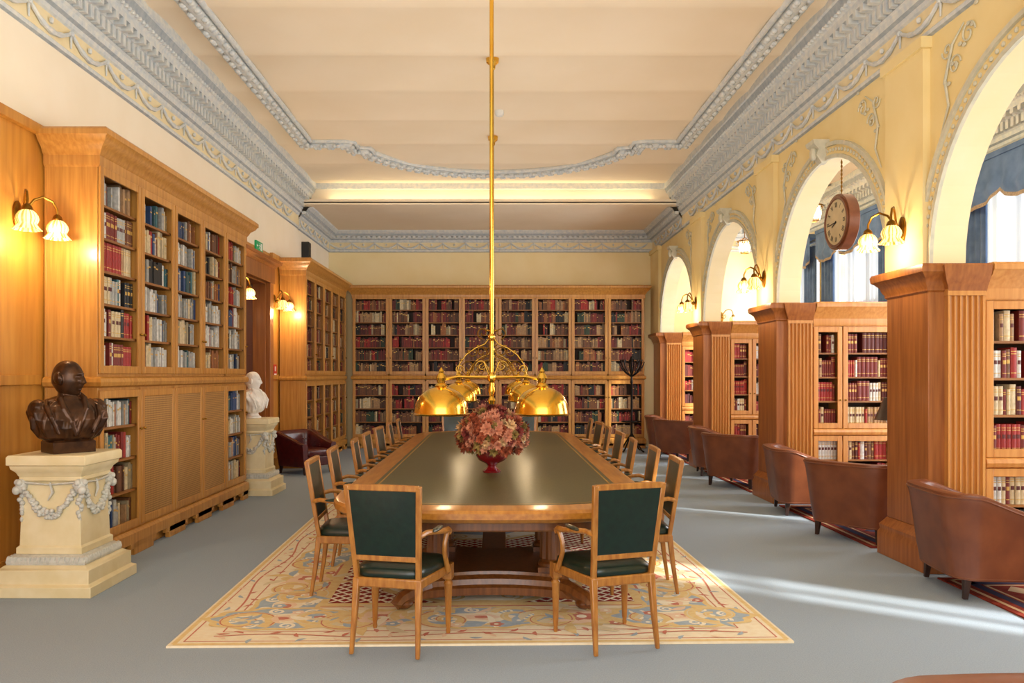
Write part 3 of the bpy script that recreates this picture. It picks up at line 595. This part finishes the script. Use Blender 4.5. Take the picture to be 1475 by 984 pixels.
for k in range(5):
    b=MB()
    for ringi,(nP,el,L) in enumerate(((12,.1,.05),(11,.5,.05),(8,1.0,.042))):
        for j in range(nP):
            a=2*PI*j/nP+ringi*.4+rr.uniform(-.2,.2); e=el+rr.uniform(-.25,.25); D_=Vector((cos(a)*cos(e),sin(a)*cos(e),sin(e))); side=Vector((-sin(a),cos(a),0)); up=D_.cross(side)*-1
            w=.009+.005*rr.random(); LL=L*rr.uniform(.8,1.3); tip=D_*LL; mid=D_*LL*.6
            b.add([(0,0,0),mid+side*w+up*.005,tip,mid-side*w+up*.005],[(0,1,2,3)],0)
    protos.append(b.build('flower_head',FM[k],fl,ang=20))
b=MB(); b.ell((0,0,.11),(.19,.19,.16),16); b.tube([(0,0,-.08),(0,0,.08)],.08,10); b.build('flower_core',FM[1],fl)
N=250; first=[True]*5
for i in range(N):
    z=1-1.6*(i+.5)/N; a=i*2.39996; r=math.sqrt(max(0,1-z*z)); D_=Vector((r*cos(a),r*sin(a),z)); k=rr.choice([0,0,0,0,1,1,2,2,2,3,3,4])
    p=protos[k]
    if first[k]: o=p; first[k]=False
    else: o=p.copy(); COL.objects.link(o); o.parent=fl
    sc=rr.uniform(.65,1.1); q=rr.uniform(.86,1.18); o.location=(D_.x*.255*q,D_.y*.255*q,.12+D_.z*.195*rr.uniform(.9,1.2)); o.rotation_euler=D_.to_track_quat('Z','Y').to_euler(); o.scale=(sc,sc,sc)
# ---------------------------------------------------------------- brass pendants over the table
def pendant():
    t=T('pendant_lamp','','pendant lamp',(0,0,ZC),0,'twin-shade brass pendants over the table')
    z0=1.56-ZC
    b=MB(); b.lathe([(.075,.03),(.07,-.02),(.035,-.05),(.03,-.09),(.022,-.10)],n=20); b.build('ceiling_rose',BRASS,t)
    b=MB(); b.tube([(0,0,-.05),(0,0,z0-.08)],.016,12); b.ell((0,0,z0),(.035,.035,.045)); b.lathe([(.02,z0-.20),(.03,z0-.17),(.014,z0-.14),(.028,z0-.10),(.02,z0-.06)],n=12); b.ell((0,0,z0+.30),(.028,.028,.035)); b.build('rod',BRASS,t)
    b=MB(); b.tube([(-.39,0,z0-.02),(-.25,0,z0+.005),(0,0,z0),(.25,0,z0+.005),(.39,0,z0-.02)],.011,8)
    b.build('cross_arm',BRASS,t)
    b=MB()
    for sx in(-1,1):
        def sp(cx,cz,R0,a0,sg,turn=1.25,r=.0045): b.tube([(sx*(cx+R0*(1-.75*i/20)*cos(a0+sg*2*PI*turn*i/20)),0,z0+cz+R0*(1-.75*i/20)*sin(a0+sg*2*PI*turn*i/20)) for i in range(21)],r,6)
        sp(.17,.075,.06,-PI/2,1); sp(.075,.19,.05,-PI/2,-1); sp(.065,.33,.045,-PI/2,1); sp(.145,.185,.038,PI/2,1); sp(.075,.085,.045,0,1); sp(.24,.06,.035,PI,-1)
        b.tube([(sx*.02,0,z0+.29),(sx*.05,0,z0+.25),(sx*.12,0,z0+.22),(sx*.19,0,z0+.17),(sx*.24,0,z0+.10),(sx*.26,0,z0+.02)],.0055,6)
        b.tube([(sx*.02,0,z0+.02),(sx*.06,0,z0+.12),(sx*.12,0,z0+.12),(sx*.17,0,z0+.01)],.0055,6)
        for lx,lz in((.10,.235),(.17,.195),(.225,.13),(.03,.35)): b.ell((sx*lx,0,z0+lz),(.014,.007,.010),8)
    b.build('scroll_ornament',BRASSD,t)
    for sx in(-1,1):
        zz=z0-.01; b=MB(); cx=sx*.375
        P=[(.205,-.268),(.214,-.260),(.203,-.254),(.199,-.225),(.190,-.18),(.17,-.138),(.137,-.102),(.09,-.074),(.045,-.062),(.04,-.055)]
        Q=[(r-.006,z-.003) for r,z in P[::-1]]
        b.lathe(P+Q,(cx,0,zz),40); sh=b.build('shade',BRASS,t,ang=50)
        b=MB(); b.lathe([(.045,-.065),(.05,-.05),(.03,-.03),(.035,-.01),(.042,.005),(.03,.03),(.018,.045),(.022,.055),(.012,.07),(.004,.085)],(cx,0,zz),16); b.build('finial',BRASS,sh)
        b=MB(); b.ell((cx,0,zz-.16),(.035,.035,.05),10); b.build('bulb',BULB,sh)
    return t
pp=pendant(); pp.location=(-.02,5.95,ZC); pp['label']='twin-shade brass pendant on a long rod, nearest the camera'
dup(pp,(-.02,8.9,ZC),0,'twin-shade brass pendant on a long rod, middle of three over table')
dup(pp,(-.02,11.84,ZC),0,'twin-shade brass pendant on a long rod, farthest over table')
# ---------------------------------------------------------------- sconces
def sconce():
    t=T('wall_sconce','','wall lamp',(0,0,0),0,'twin-shade brass wall lamps')
    b=MB(); rings=[]
    for x,k in((.002,1),(.015,1),(.025,.75),(.03,.4)): rings.append([(x,.055*k*cos(a),.11*k*sin(a)) for a in[2*PI*i/20 for i in range(20)]])
    b.loft(rings); b.ell((.05,0,0),(.03,.03,.03)); b.build('backplate',BRASSD,t)
    for sy in(-1,1):
        b=MB(); b.tube([(.04,0,0),(.07,sy*.02,.06),(.10,sy*.06,.13),(.14,sy*.12,.165),(.18,sy*.175,.14),(.20,sy*.2,.08),(.20,sy*.205,.03)],.010,8)
        b.tube([(.06,0,-.02),(.09,sy*.05,-.03),(.11,sy*.08,.02),(.09,sy*.06,.05),(.075,sy*.045,.03)],.007,6)
        b.lathe([(.012,.045),(.03,.03),(.04,.005),(.034,-.012)],(.20,sy*.205,0),14); a=b.build('arm',BRASSD,t)
        b=MB(); P=[(.03,.0),(.052,-.018),(.068,-.045),(.073,-.07),(.066,-.092),(.060,-.105),(.070,-.125),(.088,-.148)]; Q=[(r-.005,z) for r,z in P[::-1]]
        b.lathe(P+Q,(.20,sy*.205,0),64,0,lambda a,z:1+(.18*abs(cos(4*a)) if z<-.11 else .10*abs(cos(8*a))))
        nr=len(P+Q)-1
        for i in range(nr):
            for j in range(64):
                if j%4==0 or (j%8==1): b.m[i*64+j]=1
        b.build('shade',[GLOW,GLOWD],t,ang=70)
        b=MB(); b.ell((.20,sy*.205,-.075),(.022,.022,.04),8); b.build('bulb',BULB,t)
    return t
def plight(loc,e,c=(1,.78,.48),r=.05):
    l=bpy.data.lights.new('lamp_light','POINT'); l.energy=e; l.color=c; l.shadow_soft_size=r; o=bpy.data.objects.new('lamp_light',l); o.location=loc; COL.objects.link(o)
sc0=sconce()
SC=[((XL+.0,6.1,2.80),0,'brass wall lamp with two glowing shades above the bronze bust'),((XL+.0,11.05,2.80),0,'brass wall lamp on the left wall beside the doorway frame'),((XL+.0,13.22,2.80),0,'brass wall lamp between doorway and far left bookcase'),
 ((XR-.06,PN[1]+.35,2.80),PI,'brass wall lamp above the nearest fluted pier'),((XR-.06,PN[2]+.35,2.80),PI,'brass wall lamp above the second fluted pier'),((XR-.06,PN[3]+.35,2.80),PI,'brass wall lamp above the third fluted pier')]
for i,(l,r,lb) in enumerate(SC):
    if i==0: sc0.location=l; sc0.rotation_euler=(0,0,r); sc0['label']=lb
    else: dup(sc0,l,r,lb)
    sg=1 if r==0 else -1; plight((l[0]+sg*.26,l[1],l[2]-.2),14)
s9=dup(sc0,(5.0,YB,2.85),-PI/2,'brass wall lamp on the aisle end wall seen through arches')
# ---------------------------------------------------------------- busts on pedestals
def pedestal(label,loc,sc=1.):
    t=T('pedestal',label,'pedestal',loc,0,'swagged bust pedestals'); t.scale=(sc,sc,1)
    sq=lambda k,z:[(-k,-k,z),(k,-k,z),(k,k,z),(-k,k,z)]
    b=MB(); b.loft([sq(k,z) for k,z in((.365,0),(.365,.075),(.345,.085),(.335,.09),(.335,.19),(.31,.20),(.29,.215))]); b.build('pedestal_base',PED,t,bevel=.004)
    b=MB(); b.loft([sq(k,z) for k,z in((.28,.215),(.285,.24),(.27,.27),(.24,.285))])
    for i in range(16):
        for sx,sy in((0,-1),(1,0),(0,1),(-1,0)):
            u=-.26+.52*i/15; b.ell((u if sy else sx*.275,u if sx else sy*.275,.25),(.02,.02,.03),6)
    b.build('leaf_moulding',PEDG,t)
    b=MB(); b.loft([sq(k,z) for k,z in((.238,.285),(.238,.33),(.222,.345),(.208,.80),(.225,.815),(.225,.84))]); b.build('shaft',PED,t,bevel=.004)
    b=MB(); b.loft([sq(k,z) for k,z in((.215,.83),(.23,.85),(.24,.875),(.265,.90),(.27,.925),(.285,.93),(.285,.985),(.275,1.0))]); b.build('cap',PED,t,bevel=.003)
    b=MB(); rg=random.Random(2)
    for sx,sy in((0,-1),(1,0),(0,1),(-1,0)):
        P=lambda u,d,z:((u,sy*(.213+d),z) if sy else (sx*(.213+d),u,z))
        for i in range(19):
            u=-.19+.38*i/18; q0=(1-(u/.19)**2); z=.77-.20*q0; w=.012+.018*q0
            for q in range(5): b.ell(P(u+rg.uniform(-.01,.01),.016+rg.uniform(-.010,.010),z+rg.uniform(-w,w)),(.020,.020,.017),6)
        b.tube([P(-.18,.012,.80),P(0,.012,.785),P(.18,.012,.80)],[.011,.006,.011],6)
        b.tube([P(0,.012,.80),P(.02,.012,.73),P(-.015,.012,.67)],[.009,.012,.005],6)
    for sx in(-1,1):
        for sy in(-1,1):
            x,y=sx*.21,sy*.21; b.ell((x,y,.775),(.044,.044,.057),12); b.ell((x+sx*.026,y+sy*.026,.745),(.029,.029,.033),10); b.ell((x+sx*.034,y+sy*.0,.80),(.024,.024,.024),8); b.ell((x,y+sy*.034,.80),(.024,.024,.024),8)
            for q in range(9): b.ell((x+rg.uniform(-.012,.012),y+rg.uniform(-.012,.012),.70-.024*q),(.025-.0017*q,.025-.0017*q,.02),7)
    b.build('swag_relief',PEDG,t,ang=60)
    return t
pedestal('cream pedestal with grey swags carrying the dark bronze bust',(-3.215,6.0,0))
pedestal('cream pedestal with grey swags carrying the white marble bust',(-3.22,10.72,0),.92)
def bust(name,label,loc,rz,mat,sc,beard,socle,hairup,wide=1.,yaw=0.):
    t=T(name,label,'bust',loc,rz); b=MB()
    hz=.57; hs=1.16
    nu,nv=64,52; rings=[]
    ga=lambda v,c,w:math.exp(-((v-c)/w)**2)
    HR=lambda x,y,z:(x*cos(yaw)-(y-.01)*sin(yaw),.01+x*sin(yaw)+(y-.01)*cos(yaw),z)
    for i in range(1,nv):
        ph=-PI/2+PI*i/nv; ring=[]
        for j in range(nu):
            th=2*PI*j/nu; cp=cos(ph)**.82; x=.075*cp*cos(th); y=.098*cp*sin(th); z=.125*sin(ph)
            if z<0: x*=1-.22*(-z/.125)**1.5
            if z<-.03 and y<0: y*=1-.30*min(1,(-z-.03)/.08)
            if y>0:
                f=min(1,y/.05)
                y+=f*(ga(x,0,.014)*(.022*ga(z,-.026,.012)+.016*ga(z,-.008,.016)+.008*ga(z,.012,.014))
                     +.007*ga(z,.036,.011)*ga(x,0,.05)-.012*(ga(x,.029,.015)+ga(x,-.029,.015))*ga(z,.014,.011)+.006*(ga(x,.029,.010)+ga(x,-.029,.010))*ga(z,.012,.006)
                     +.005*(ga(x,.045,.02)+ga(x,-.045,.02))*ga(z,-.016,.02)+.006*ga(x,0,.021)*(ga(z,-.056,.006)+ga(z,-.072,.006))-.005*ga(x,0,.024)*ga(z,-.064,.003)
                     +.010*ga(x,0,.026)*ga(z,-.100,.016)+(.007*ga(x,0,.028)*ga(z,-.047,.007) if beard else 0))
            if hairup and ((z>.07 and y<.05) or (y<-.02 and z>-.05)):
                k=1+hairup*(.6+.4*sin(th*13+z*90)); x*=k; y*=k; z*=1+hairup*.5
            ring.append(HR(x*hs,y*hs,z*hs+hz))
        rings.append(ring)
    b.loft(rings)
    for sx in(-1,1):
        b.ell(HR(sx*.078*hs,-.010,hz-.004),(.018,.022,.042),12)
        if not hairup: b.ell(HR(sx*.070*hs,-.035,hz+.01),(.022,.05,.045),12)
    b.loft([[(r*1.0*cos(a),-.012+y0+r*1.05*sin(a),z) for a in[2*PI*i/24 for i in range(24)]] for r,y0,z in((.11,-.02,.38),(.08,-.012,.41),(.068,-.005,.44),(.064,.0,.48),(.062,.004,.53))])
    rings=[]
    for z,w,d,yo in((.085,.14*wide,.10,.0),(.12,.20*wide,.13,.005),(.19,.24*wide,.15,.01),(.26,.26*wide**.5,.155,.01),(.32,.265,.145,.0),(.36,.245,.125,-.01),(.395,.19,.10,-.015),(.42,.13,.085,-.015),(.44,.08,.07,-.01)):
        ring=[]
        for i in range(72):
            a=2*PI*i/72; fo=.009*sin(9*a+z*12)+.005*sin(17*a-z*20); k=1+fo/.15*(1 if z<.42 else .3)
            ring.append((w*k*abs(cos(a))**.8*(1 if cos(a)>0 else -1),yo+d*k*sin(a),z))
        rings.append(ring)
    b.loft(rings)
    for sx in(-1,1):
        b.tube([(sx*.07,.03,.455),(sx*.085,.075,.42),(sx*.075,.12,.34),(sx*.03,.15,.24),(0,.15,.13)],[.018,.022,.024,.022,.016],8)
        b.tube([(sx*.15,.0,.41),(sx*.18,.08,.36),(sx*.17,.14,.28),(sx*.12,.15,.15)],[.014,.020,.018,.012],8)
        b.ell((sx*.205,-.01,.335),(.072,.085,.082),14)
    b.lathe([(.09,.04),(.08,.07),(.075,.09),(.09,.14)],n=20)
    o=b.build('figure',mat,t)
    m=o.modifiers.new('fuse','REMESH'); m.mode='VOXEL'; m.voxel_size=.0042; m.use_smooth_shade=True
    m=o.modifiers.new('soft','SMOOTH'); m.factor=.5; m.iterations=2
    b=MB()
    if socle=='block': b.rects([(0,0),(0,.085),(-.015,.10)],-.15,.15,-.125,.125)
    else: b.lathe([(.12,0),(.12,.02),(.10,.035),(.08,.045),(.075,.06),(.085,.09)],n=28)
    b.build('socle',mat,t,bevel=.004)
    t.scale=(sc,sc,sc*.96); return t
bust('bronze_bust','dark bronze bust of a man in a robe on near left pedestal',(-3.2,6.0,1.001),-2.3,BRONZE,1.0,True,'block',0,1.,.75)
bust('marble_bust','white marble bust of a man in profile on far left pedestal',(-3.24,10.72,1.001),-1.9,MARBLE,.9,False,'round',.05,.72,.45)
# ---------------------------------------------------------------- club armchairs
def club(label,loc,rz,lea=BROWN,group='brown leather armchairs in the arcade',tuft=False,sc=.95):
    t=T('armchair',label,'armchair',loc,rz,group); t.scale=(sc,sc,min(1.,sc*1.05))
    pl=[]
    R0=.13; xa,yb_,yf=.36,-.36,.37
    def hg(y): return .545+.205*min(1,max(0,(yf-.06-y)/(yf-yb_-.16)))**1.1
    for k in range(8): y=yf-(yf-yb_-R0)*k/8; pl.append((-xa,y))
    for k in range(9): a=PI+PI/2*k/8; pl.append((-xa+R0+R0*cos(a),yb_+R0+R0*sin(a)))
    for k in range(1,5): pl.append((-xa+R0+(2*xa-2*R0)*k/5,yb_-.008*sin(PI*k/5)))
    pl=pl+[(-x,y) for x,y in pl[:17][::-1]]
    n=len(pl)-1; rings=[]
    for i,(x,y) in enumerate(pl):
        h=hg(y); a,c=pl[max(i-1,0)],pl[min(i+1,n)]; tx,ty=c[0]-a[0],c[1]-a[1]; L=math.hypot(tx,ty); nx,ny2=ty/L,-tx/L
        if nx*x+ny2*(y-.1)<0: nx,ny2=-nx,-ny2
        rk=.05+.09*min(1,max(0,(.1-y)/.35))
        rings.append([(x+nx*(o+(z-.14)*rk),y+ny2*(o+(z-.14)*rk),z) for o,z in((-.045,.14),(.03,.14),(.036,.28),(.036,h-.10),(.044,h-.03),(.038,h-.006),(.005,h),(-.05,h-.003),(-.075,h-.025),(-.08,h-.09),(-.07,.3))])
    b=MB(); b.loft(rings); b.build('tub_back',lea,t,ang=45)
    b=MB(); b.tube([(r[4][0],r[4][1],r[4][2]) for r in rings],.008,6); b.tube([(r[1][0],r[1][1],r[1][2]+.012) for r in rings],.006,6); b.build('piping',lea,t)
    b=MB(); b.box(-.33,.33,-.33,.36,.14,.31); b.build('seat_base',lea,t,bevel=.02)
    b=MB(); b.ell((0,.05,.375),(.29,.34,.075),32,0,.4); b.build('seat_cushion',BROWNL if lea is BROWN else lea,t,ang=60)
    for sx in(-1,1):
        for sy in(-.30,.31):
            b=MB(); b.loft([[(sx*x+q*w,y+r*w,z) for q,r in((-1,-1),(1,-1),(1,1),(-1,1))] for x,y,z,w in((.325,sy*1.05,0,.016),(.32,sy,.15,.026))]); b.build('leg',DKW,t,bevel=.003)
    if tuft:
        b=MB()
        for i in range(4,n-3,2):
            r=rings[i]
            for k in(.35,.65): z=.42+(r[9][2]-.42)*k; b.ell((r[9][0]*.985,r[9][1]*.985,z),.016,8)
        b.build('button',lea,t)
    return t
club('brown leather tub armchair before the nearest fluted pier',(3.62,5.86,.0115),-PI/2-.10)
club('brown leather tub armchair under the clock, turned away beside near pier',(3.60,7.78,.0115),-.95)
club('brown leather tub armchair before the second fluted pier',(3.60,9.16,.0115),-PI/2-.15)
club('brown leather tub armchair just beyond the second fluted pier, turned away',(3.50,11.35,.0115),-.8)
club('brown leather tub armchair before the third fluted pier',(3.55,12.62,.0115),-PI/2-.15)
club('brown leather tub armchair just beyond the third fluted pier, turned away',(3.50,14.85,.0115),-.8)
club('brown leather tub armchair before the corner fluted pier',(3.5,16.05,.0115),-PI/2-.15)
club('brown leather armchair top peeking into the bottom right corner',(1.46,1.775,.001),PI+.03)
club('oxblood buttoned leather chair beside the far left bookcase',(-3.05,12.9,.001),-2.15,OXBL,'',True,.86)
# ---------------------------------------------------------------- clock
t=T('wall_clock','round wooden hanging clock with roman numerals in the second arch','clock',(3.62,8.32,3.17),.03)
def ringx(r0,r1,x0,x1,b,n=40):
    b.loft([[(x0,r0*cos(a),r0*sin(a)),(x0,r1*cos(a),r1*sin(a)),(x1,r1*cos(a),r1*sin(a)),(x1,r0*cos(a),r0*sin(a))] for a in[2*PI*i/n for i in range(n+1)]],cap=False)
b=MB(); ringx(.235,.29,-.055,.055,b); ringx(.235,.265,-.07,-.05,b); b.build('clock_case',CLKW,t,bevel=.004)
for sg in(-1,1):
    b=MB(); b.loft([[(sg*x,.238*cos(a),.238*sin(a)) for a in[2*PI*i/40 for i in range(40)]] for x in(.060,.04)]); fc=b.build('clock_face' if sg<0 else 'back_plate',FACE if sg<0 else CLKW,t)
    if sg>0: continue
    X0=-.0615; rt=-1
    def strk(b,p,q,w):
        dx,dz=q[0]-p[0],q[1]-p[1]; L=math.hypot(dx,dz); nx,nz=-dz/L*w/2,dx/L*w/2
        b.add([(X0,rt*(p[0]+nx),p[1]+nz),(X0,rt*(p[0]-nx),p[1]-nz),(X0,rt*(q[0]-nx),q[1]-nz),(X0,rt*(q[0]+nx),q[1]+nz)],[(0,1,2,3)])
    for h,s_ in enumerate(['XII','I','II','III','IIII','V','VI','VII','VIII','IX','X','XI']):
        b=MB(); an=PI/2-h*PI/6; R0=.18; hh=.052; wd={'I':.014,'V':.026,'X':.026}; tot=sum(wd[c] for c in s_); x=-tot/2
        def pt(u,v): return (R0*cos(an)+u*cos(an-PI/2)+v*cos(an),R0*sin(an)+u*sin(an-PI/2)+v*sin(an))
        for c in s_:
            w=wd[c]; a0,a1_=x+.003,x+w-.003
            if c=='I': strk(b,pt(x+w/2,-hh/2),pt(x+w/2,hh/2),.008)
            elif c=='V': strk(b,pt(a0,hh/2),pt(x+w/2,-hh/2),.008); strk(b,pt(a1_,hh/2),pt(x+w/2,-hh/2),.005)
            else: strk(b,pt(a0,hh/2),pt(a1_,-hh/2),.008); strk(b,pt(a1_,hh/2),pt(a0,-hh/2),.005)
            x+=w
        b.build('numeral',BLACK,fc)
    X0=-.064
    for an,L,w in((math.radians(205),.10,.016),(math.radians(185),.16,.010)): b=MB(); strk(b,(0,0),(L*cos(an),L*sin(an)),w); b.ell((X0,0,0),(.004,.014,.014),8); b.build('clock_hand',BLACK,fc)
b=MB(); b.tube([(0,0,.28),(0,0,.70)],.006,6)
for k in range(9): b.ell((0,0,.33+k*.042),(.012,.012,.02),6)
b.build('chain',BRASSD,t)
# aisle lanterns
def lantern():
    t=T('aisle_lantern','','hanging lamp',(0,0,ZC),0,'crystal lanterns in the aisle')
    b=MB(); b.tube([(0,0,0),(0,0,-.62)],.008,6); b.lathe([(.06,.03),(.05,-.03),(.01,-.05)],n=14); b.build('hanging_rod',BRASSD,t)
    b=MB(); ringp=[(.15*cos(a),.15*sin(a),-.70) for a in[2*PI*i/24 for i in range(25)]]; b.tube(ringp,.012,6); b.tube([(p[0]*.5,p[1]*.5,-.95) for p in ringp],.010,6)
    for i in range(6): a=PI*i/3; b.tube([(0,0,-.62),(.15*cos(a),.15*sin(a),-.70),(.075*cos(a),.075*sin(a),-.95)],.006,5)
    b.build('cage',BRASSD,t)
    for i in range(12):
        a=PI*i/6; b=MB(); b.lathe([(.001,-.70),(.022,-.76),(.026,-.84),(.001,-.93)],(.10*cos(a),.10*sin(a),0),7); b.build('crystal_drop',GLOWW,t)
    return t
ln=lantern(); ln.location=(5.3,13.25,ZC); ln['label']='glowing crystal lantern on a rod seen through the clock arch'
dup(ln,(5.25,16.75,ZC),0,'glowing crystal lantern hanging at the far end of the aisle')
for y in(9.8,13.25,16.6): plight((5.3,y,3.95),14,(1,.95,.88),.15)
# exit sign, fire notice, loudspeaker, smoke detector
t=T('exit_sign','small green running-man exit sign above the doorway','sign',(XL,12.32,3.56))
b=MB(); b.box(.0,.03,-.17,.17,-.075,.075); b.build('sign_board',SIGNG,t,bevel=.004)
b=MB(); b.box(.03,.0315,.06,.13,-.055,.055); b.box(.03,.032,-.15,-.08,-.008,.008)
b.add([(.0318,-.15,0),(.0318,-.12,.03),(.0318,-.12,-.03)],[(0,1,2)]); b.ell((.031,.01,.045),(.002,.013,.013),8)
for p,r in(((.01,.03),(0,-.01)),((0,-.01),(.03,-.03)),((.03,-.03),(.03,-.055)),((0,-.01),(-.025,-.03)),((-.025,-.03),(-.05,-.035)),((.01,.025),(-.03,.01)),((.01,.025),(.035,.0))): b.tube([(.0312,p[0],p[1]),(.0312,r[0],r[1])],.006,5)
b.build('pictogram',WHITEP,t)
t=T('fire_notice','small red and white notice on wood panelling beside far bookcase','sign',(XL,13.28,1.62))
b=MB(); b.box(0,.008,-.09,.09,-.13,.13); b.build('notice_board',SIGNR,t); b=MB(); b.box(.008,.009,-.07,.07,-.11,-.02); b.box(.008,.009,-.03,.03,.02,.10); b.build('notice_text_panel',WHITEP,t)
t=T('loudspeaker','small black loudspeaker box high on left plaster wall','loudspeaker',(XL,15.2,3.93)); b=MB(); b.box(0,.14,-.1,.1,-.17,.17); b.build('cabinet',BLACK,t,bevel=.01); b=MB(); b.lathe([(.07,0),(.07,.004),(.02,.002)],n=20); o=b.build('cone',IRON,t); o.rotation_euler=(0,PI/2,0); o.location=(.14,0,-.05)
b=MB(); b.lathe([(.06,.03),(.06,-.02),(.045,-.045),(.02,-.05)],n=20); o=b.build('smoke_detector',WHITEP); o.location=(.07,10.7,ZC+.012); tag(o,'small white smoke detector on ceiling beside pendant rod','smoke detector')
# coat stand
t=T('coat_stand','dark wooden coat stand with curled hooks in back right corner','coat stand',(2.82,16.4,.0))
b=MB(); b.lathe([(.03,.1),(.025,.3),(.035,.32),(.022,.4),(.02,1.4),(.03,1.42),(.02,1.5),(.02,1.85),(.04,1.9),(.02,1.95),(.001,1.97)],n=14); b.build('pole',IRON,t)
for k in range(4):
    a=PI/4+k*PI/2; b=MB(); b.tube([(.02*cos(a),.02*sin(a),.35),(.12*cos(a),.12*sin(a),.22),(.25*cos(a),.25*sin(a),.04),(.30*cos(a),.30*sin(a),.017)],.016,8); b.build('foot',IRON,t)
for k in range(8):
    a=k*PI/4; b=MB(); b.tube([(.02*cos(a),.02*sin(a),1.55),(.12*cos(a),.12*sin(a),1.62),(.22*cos(a),.22*sin(a),1.74),(.26*cos(a),.26*sin(a),1.84),(.22*cos(a),.22*sin(a),1.89),(.18*cos(a),.18*sin(a),1.84)],.013,6); b.build('hook',IRON,t)
b=MB(); b.tube([(.2*cos(2*PI*i/24),.2*sin(2*PI*i/24),.62) for i in range(25)],.012,6); b.tube([(-.2,0,.62),(.2,0,.62)],.008,5); b.build('umbrella_ring',IRON,t)
# side table with lamp in the clock arch
t=T('side_table','small round dark side table between armchairs in clock arch','side table',(4.25,8.55,.0115)); b=MB(); b.lathe([(.20,.55),(.21,.56),(.21,.575),(.20,.585)],n=28); b.build('top',DKW,t); b=MB(); b.lathe([(.16,0),(.15,.03),(.04,.06),(.03,.3),(.04,.5),(.08,.55)],n=18); b.build('stem',DKW,t)
t=T('table_lamp','dark-shaded table lamp on side table in the clock arch','lamp',(4.25,8.55,.598)); b=MB(); b.lathe([(.07,0),(.07,.02),(.03,.04),(.05,.14),(.05,.25),(.02,.33),(.012,.52)],n=18); b.build('base',BRASSD,t)
b=MB(); b.lathe([(.17,.50),(.165,.505),(.07,.74),(.075,.74)],n=28); b.build('lamp_shade',DKW,t)
# ---------------------------------------------------------------- light
def area(loc,rot,sx,sy,e,c):
    l=bpy.data.lights.new('area','AREA'); l.shape='RECTANGLE'; l.size=sx; l.size_y=sy; l.energy=e; l.color=c; o=bpy.data.objects.new('area_light',l); o.location=loc; o.rotation_euler=rot; COL.objects.link(o); return o
for y0,y1 in WIN[1:]:
    area((XW-.4,(y0+y1)/2,2.2),(0,PI/2-.15,0),3.2,(y1-y0)*.9,155*(y1-y0)/2.7,(.95,.97,1))
    area((XW+.5,(y0+y1)/2,2.3),(0,PI/2,0),4.0,(y1-y0),10*(y1-y0)/2.7,(.95,.97,1))
area((0,-2.2,2.6),(PI/2,0,0),6.5,4.4,255,(1,.985,.95))  # added fill light behind the camera, no fixture there
area((-.05,6.8,3.0),(PI,0,0),5.0,15.0,90,(1,.965,.89))  # added uplight floating in mid-air to brighten the ceiling
area((-.07,YS-.09,ZL+.05),(PI,0,0),6.0,.08,10,(1,.86,.56))
for y in(5.95,8.9,11.84):
    for sx in(-1,1): plight((-.02+sx*.375,y,1.25),2.5)
sn=bpy.data.lights.new('sun','SUN'); sn.energy=9; sn.angle=.03; sn.color=(1,.97,.90); o=bpy.data.objects.new('sun',sn); COL.objects.link(o)
dv=Vector((-.82*cos(.47),.57*cos(.47),-sin(.47))); o.rotation_euler=dv.to_track_quat('-Z','Y').to_euler(); o.location=(9,0,6)
w=bpy.data.worlds.new('world'); S.world=w; w.use_nodes=True; bg=w.node_tree.nodes['Background']; bg.inputs[0].default_value=(.97,.98,1,1); bg.inputs[1].default_value=1.0
S.view_settings.view_transform='Standard'; S.view_settings.exposure=.28
# ---------------------------------------------------------------- camera
cd=bpy.data.cameras.new('camera'); cam=bpy.data.objects.new('camera',cd); COL.objects.link(cam); S.camera=cam
cam.location=(0,0,HC); cam.rotation_euler=(PI/2,0,0); cd.sensor_fit='HORIZONTAL'; cd.sensor_width=36; cd.lens=F/1475*36; cd.shift_x=25.5/1475; cd.shift_y=48/1475; cd.clip_start=.05
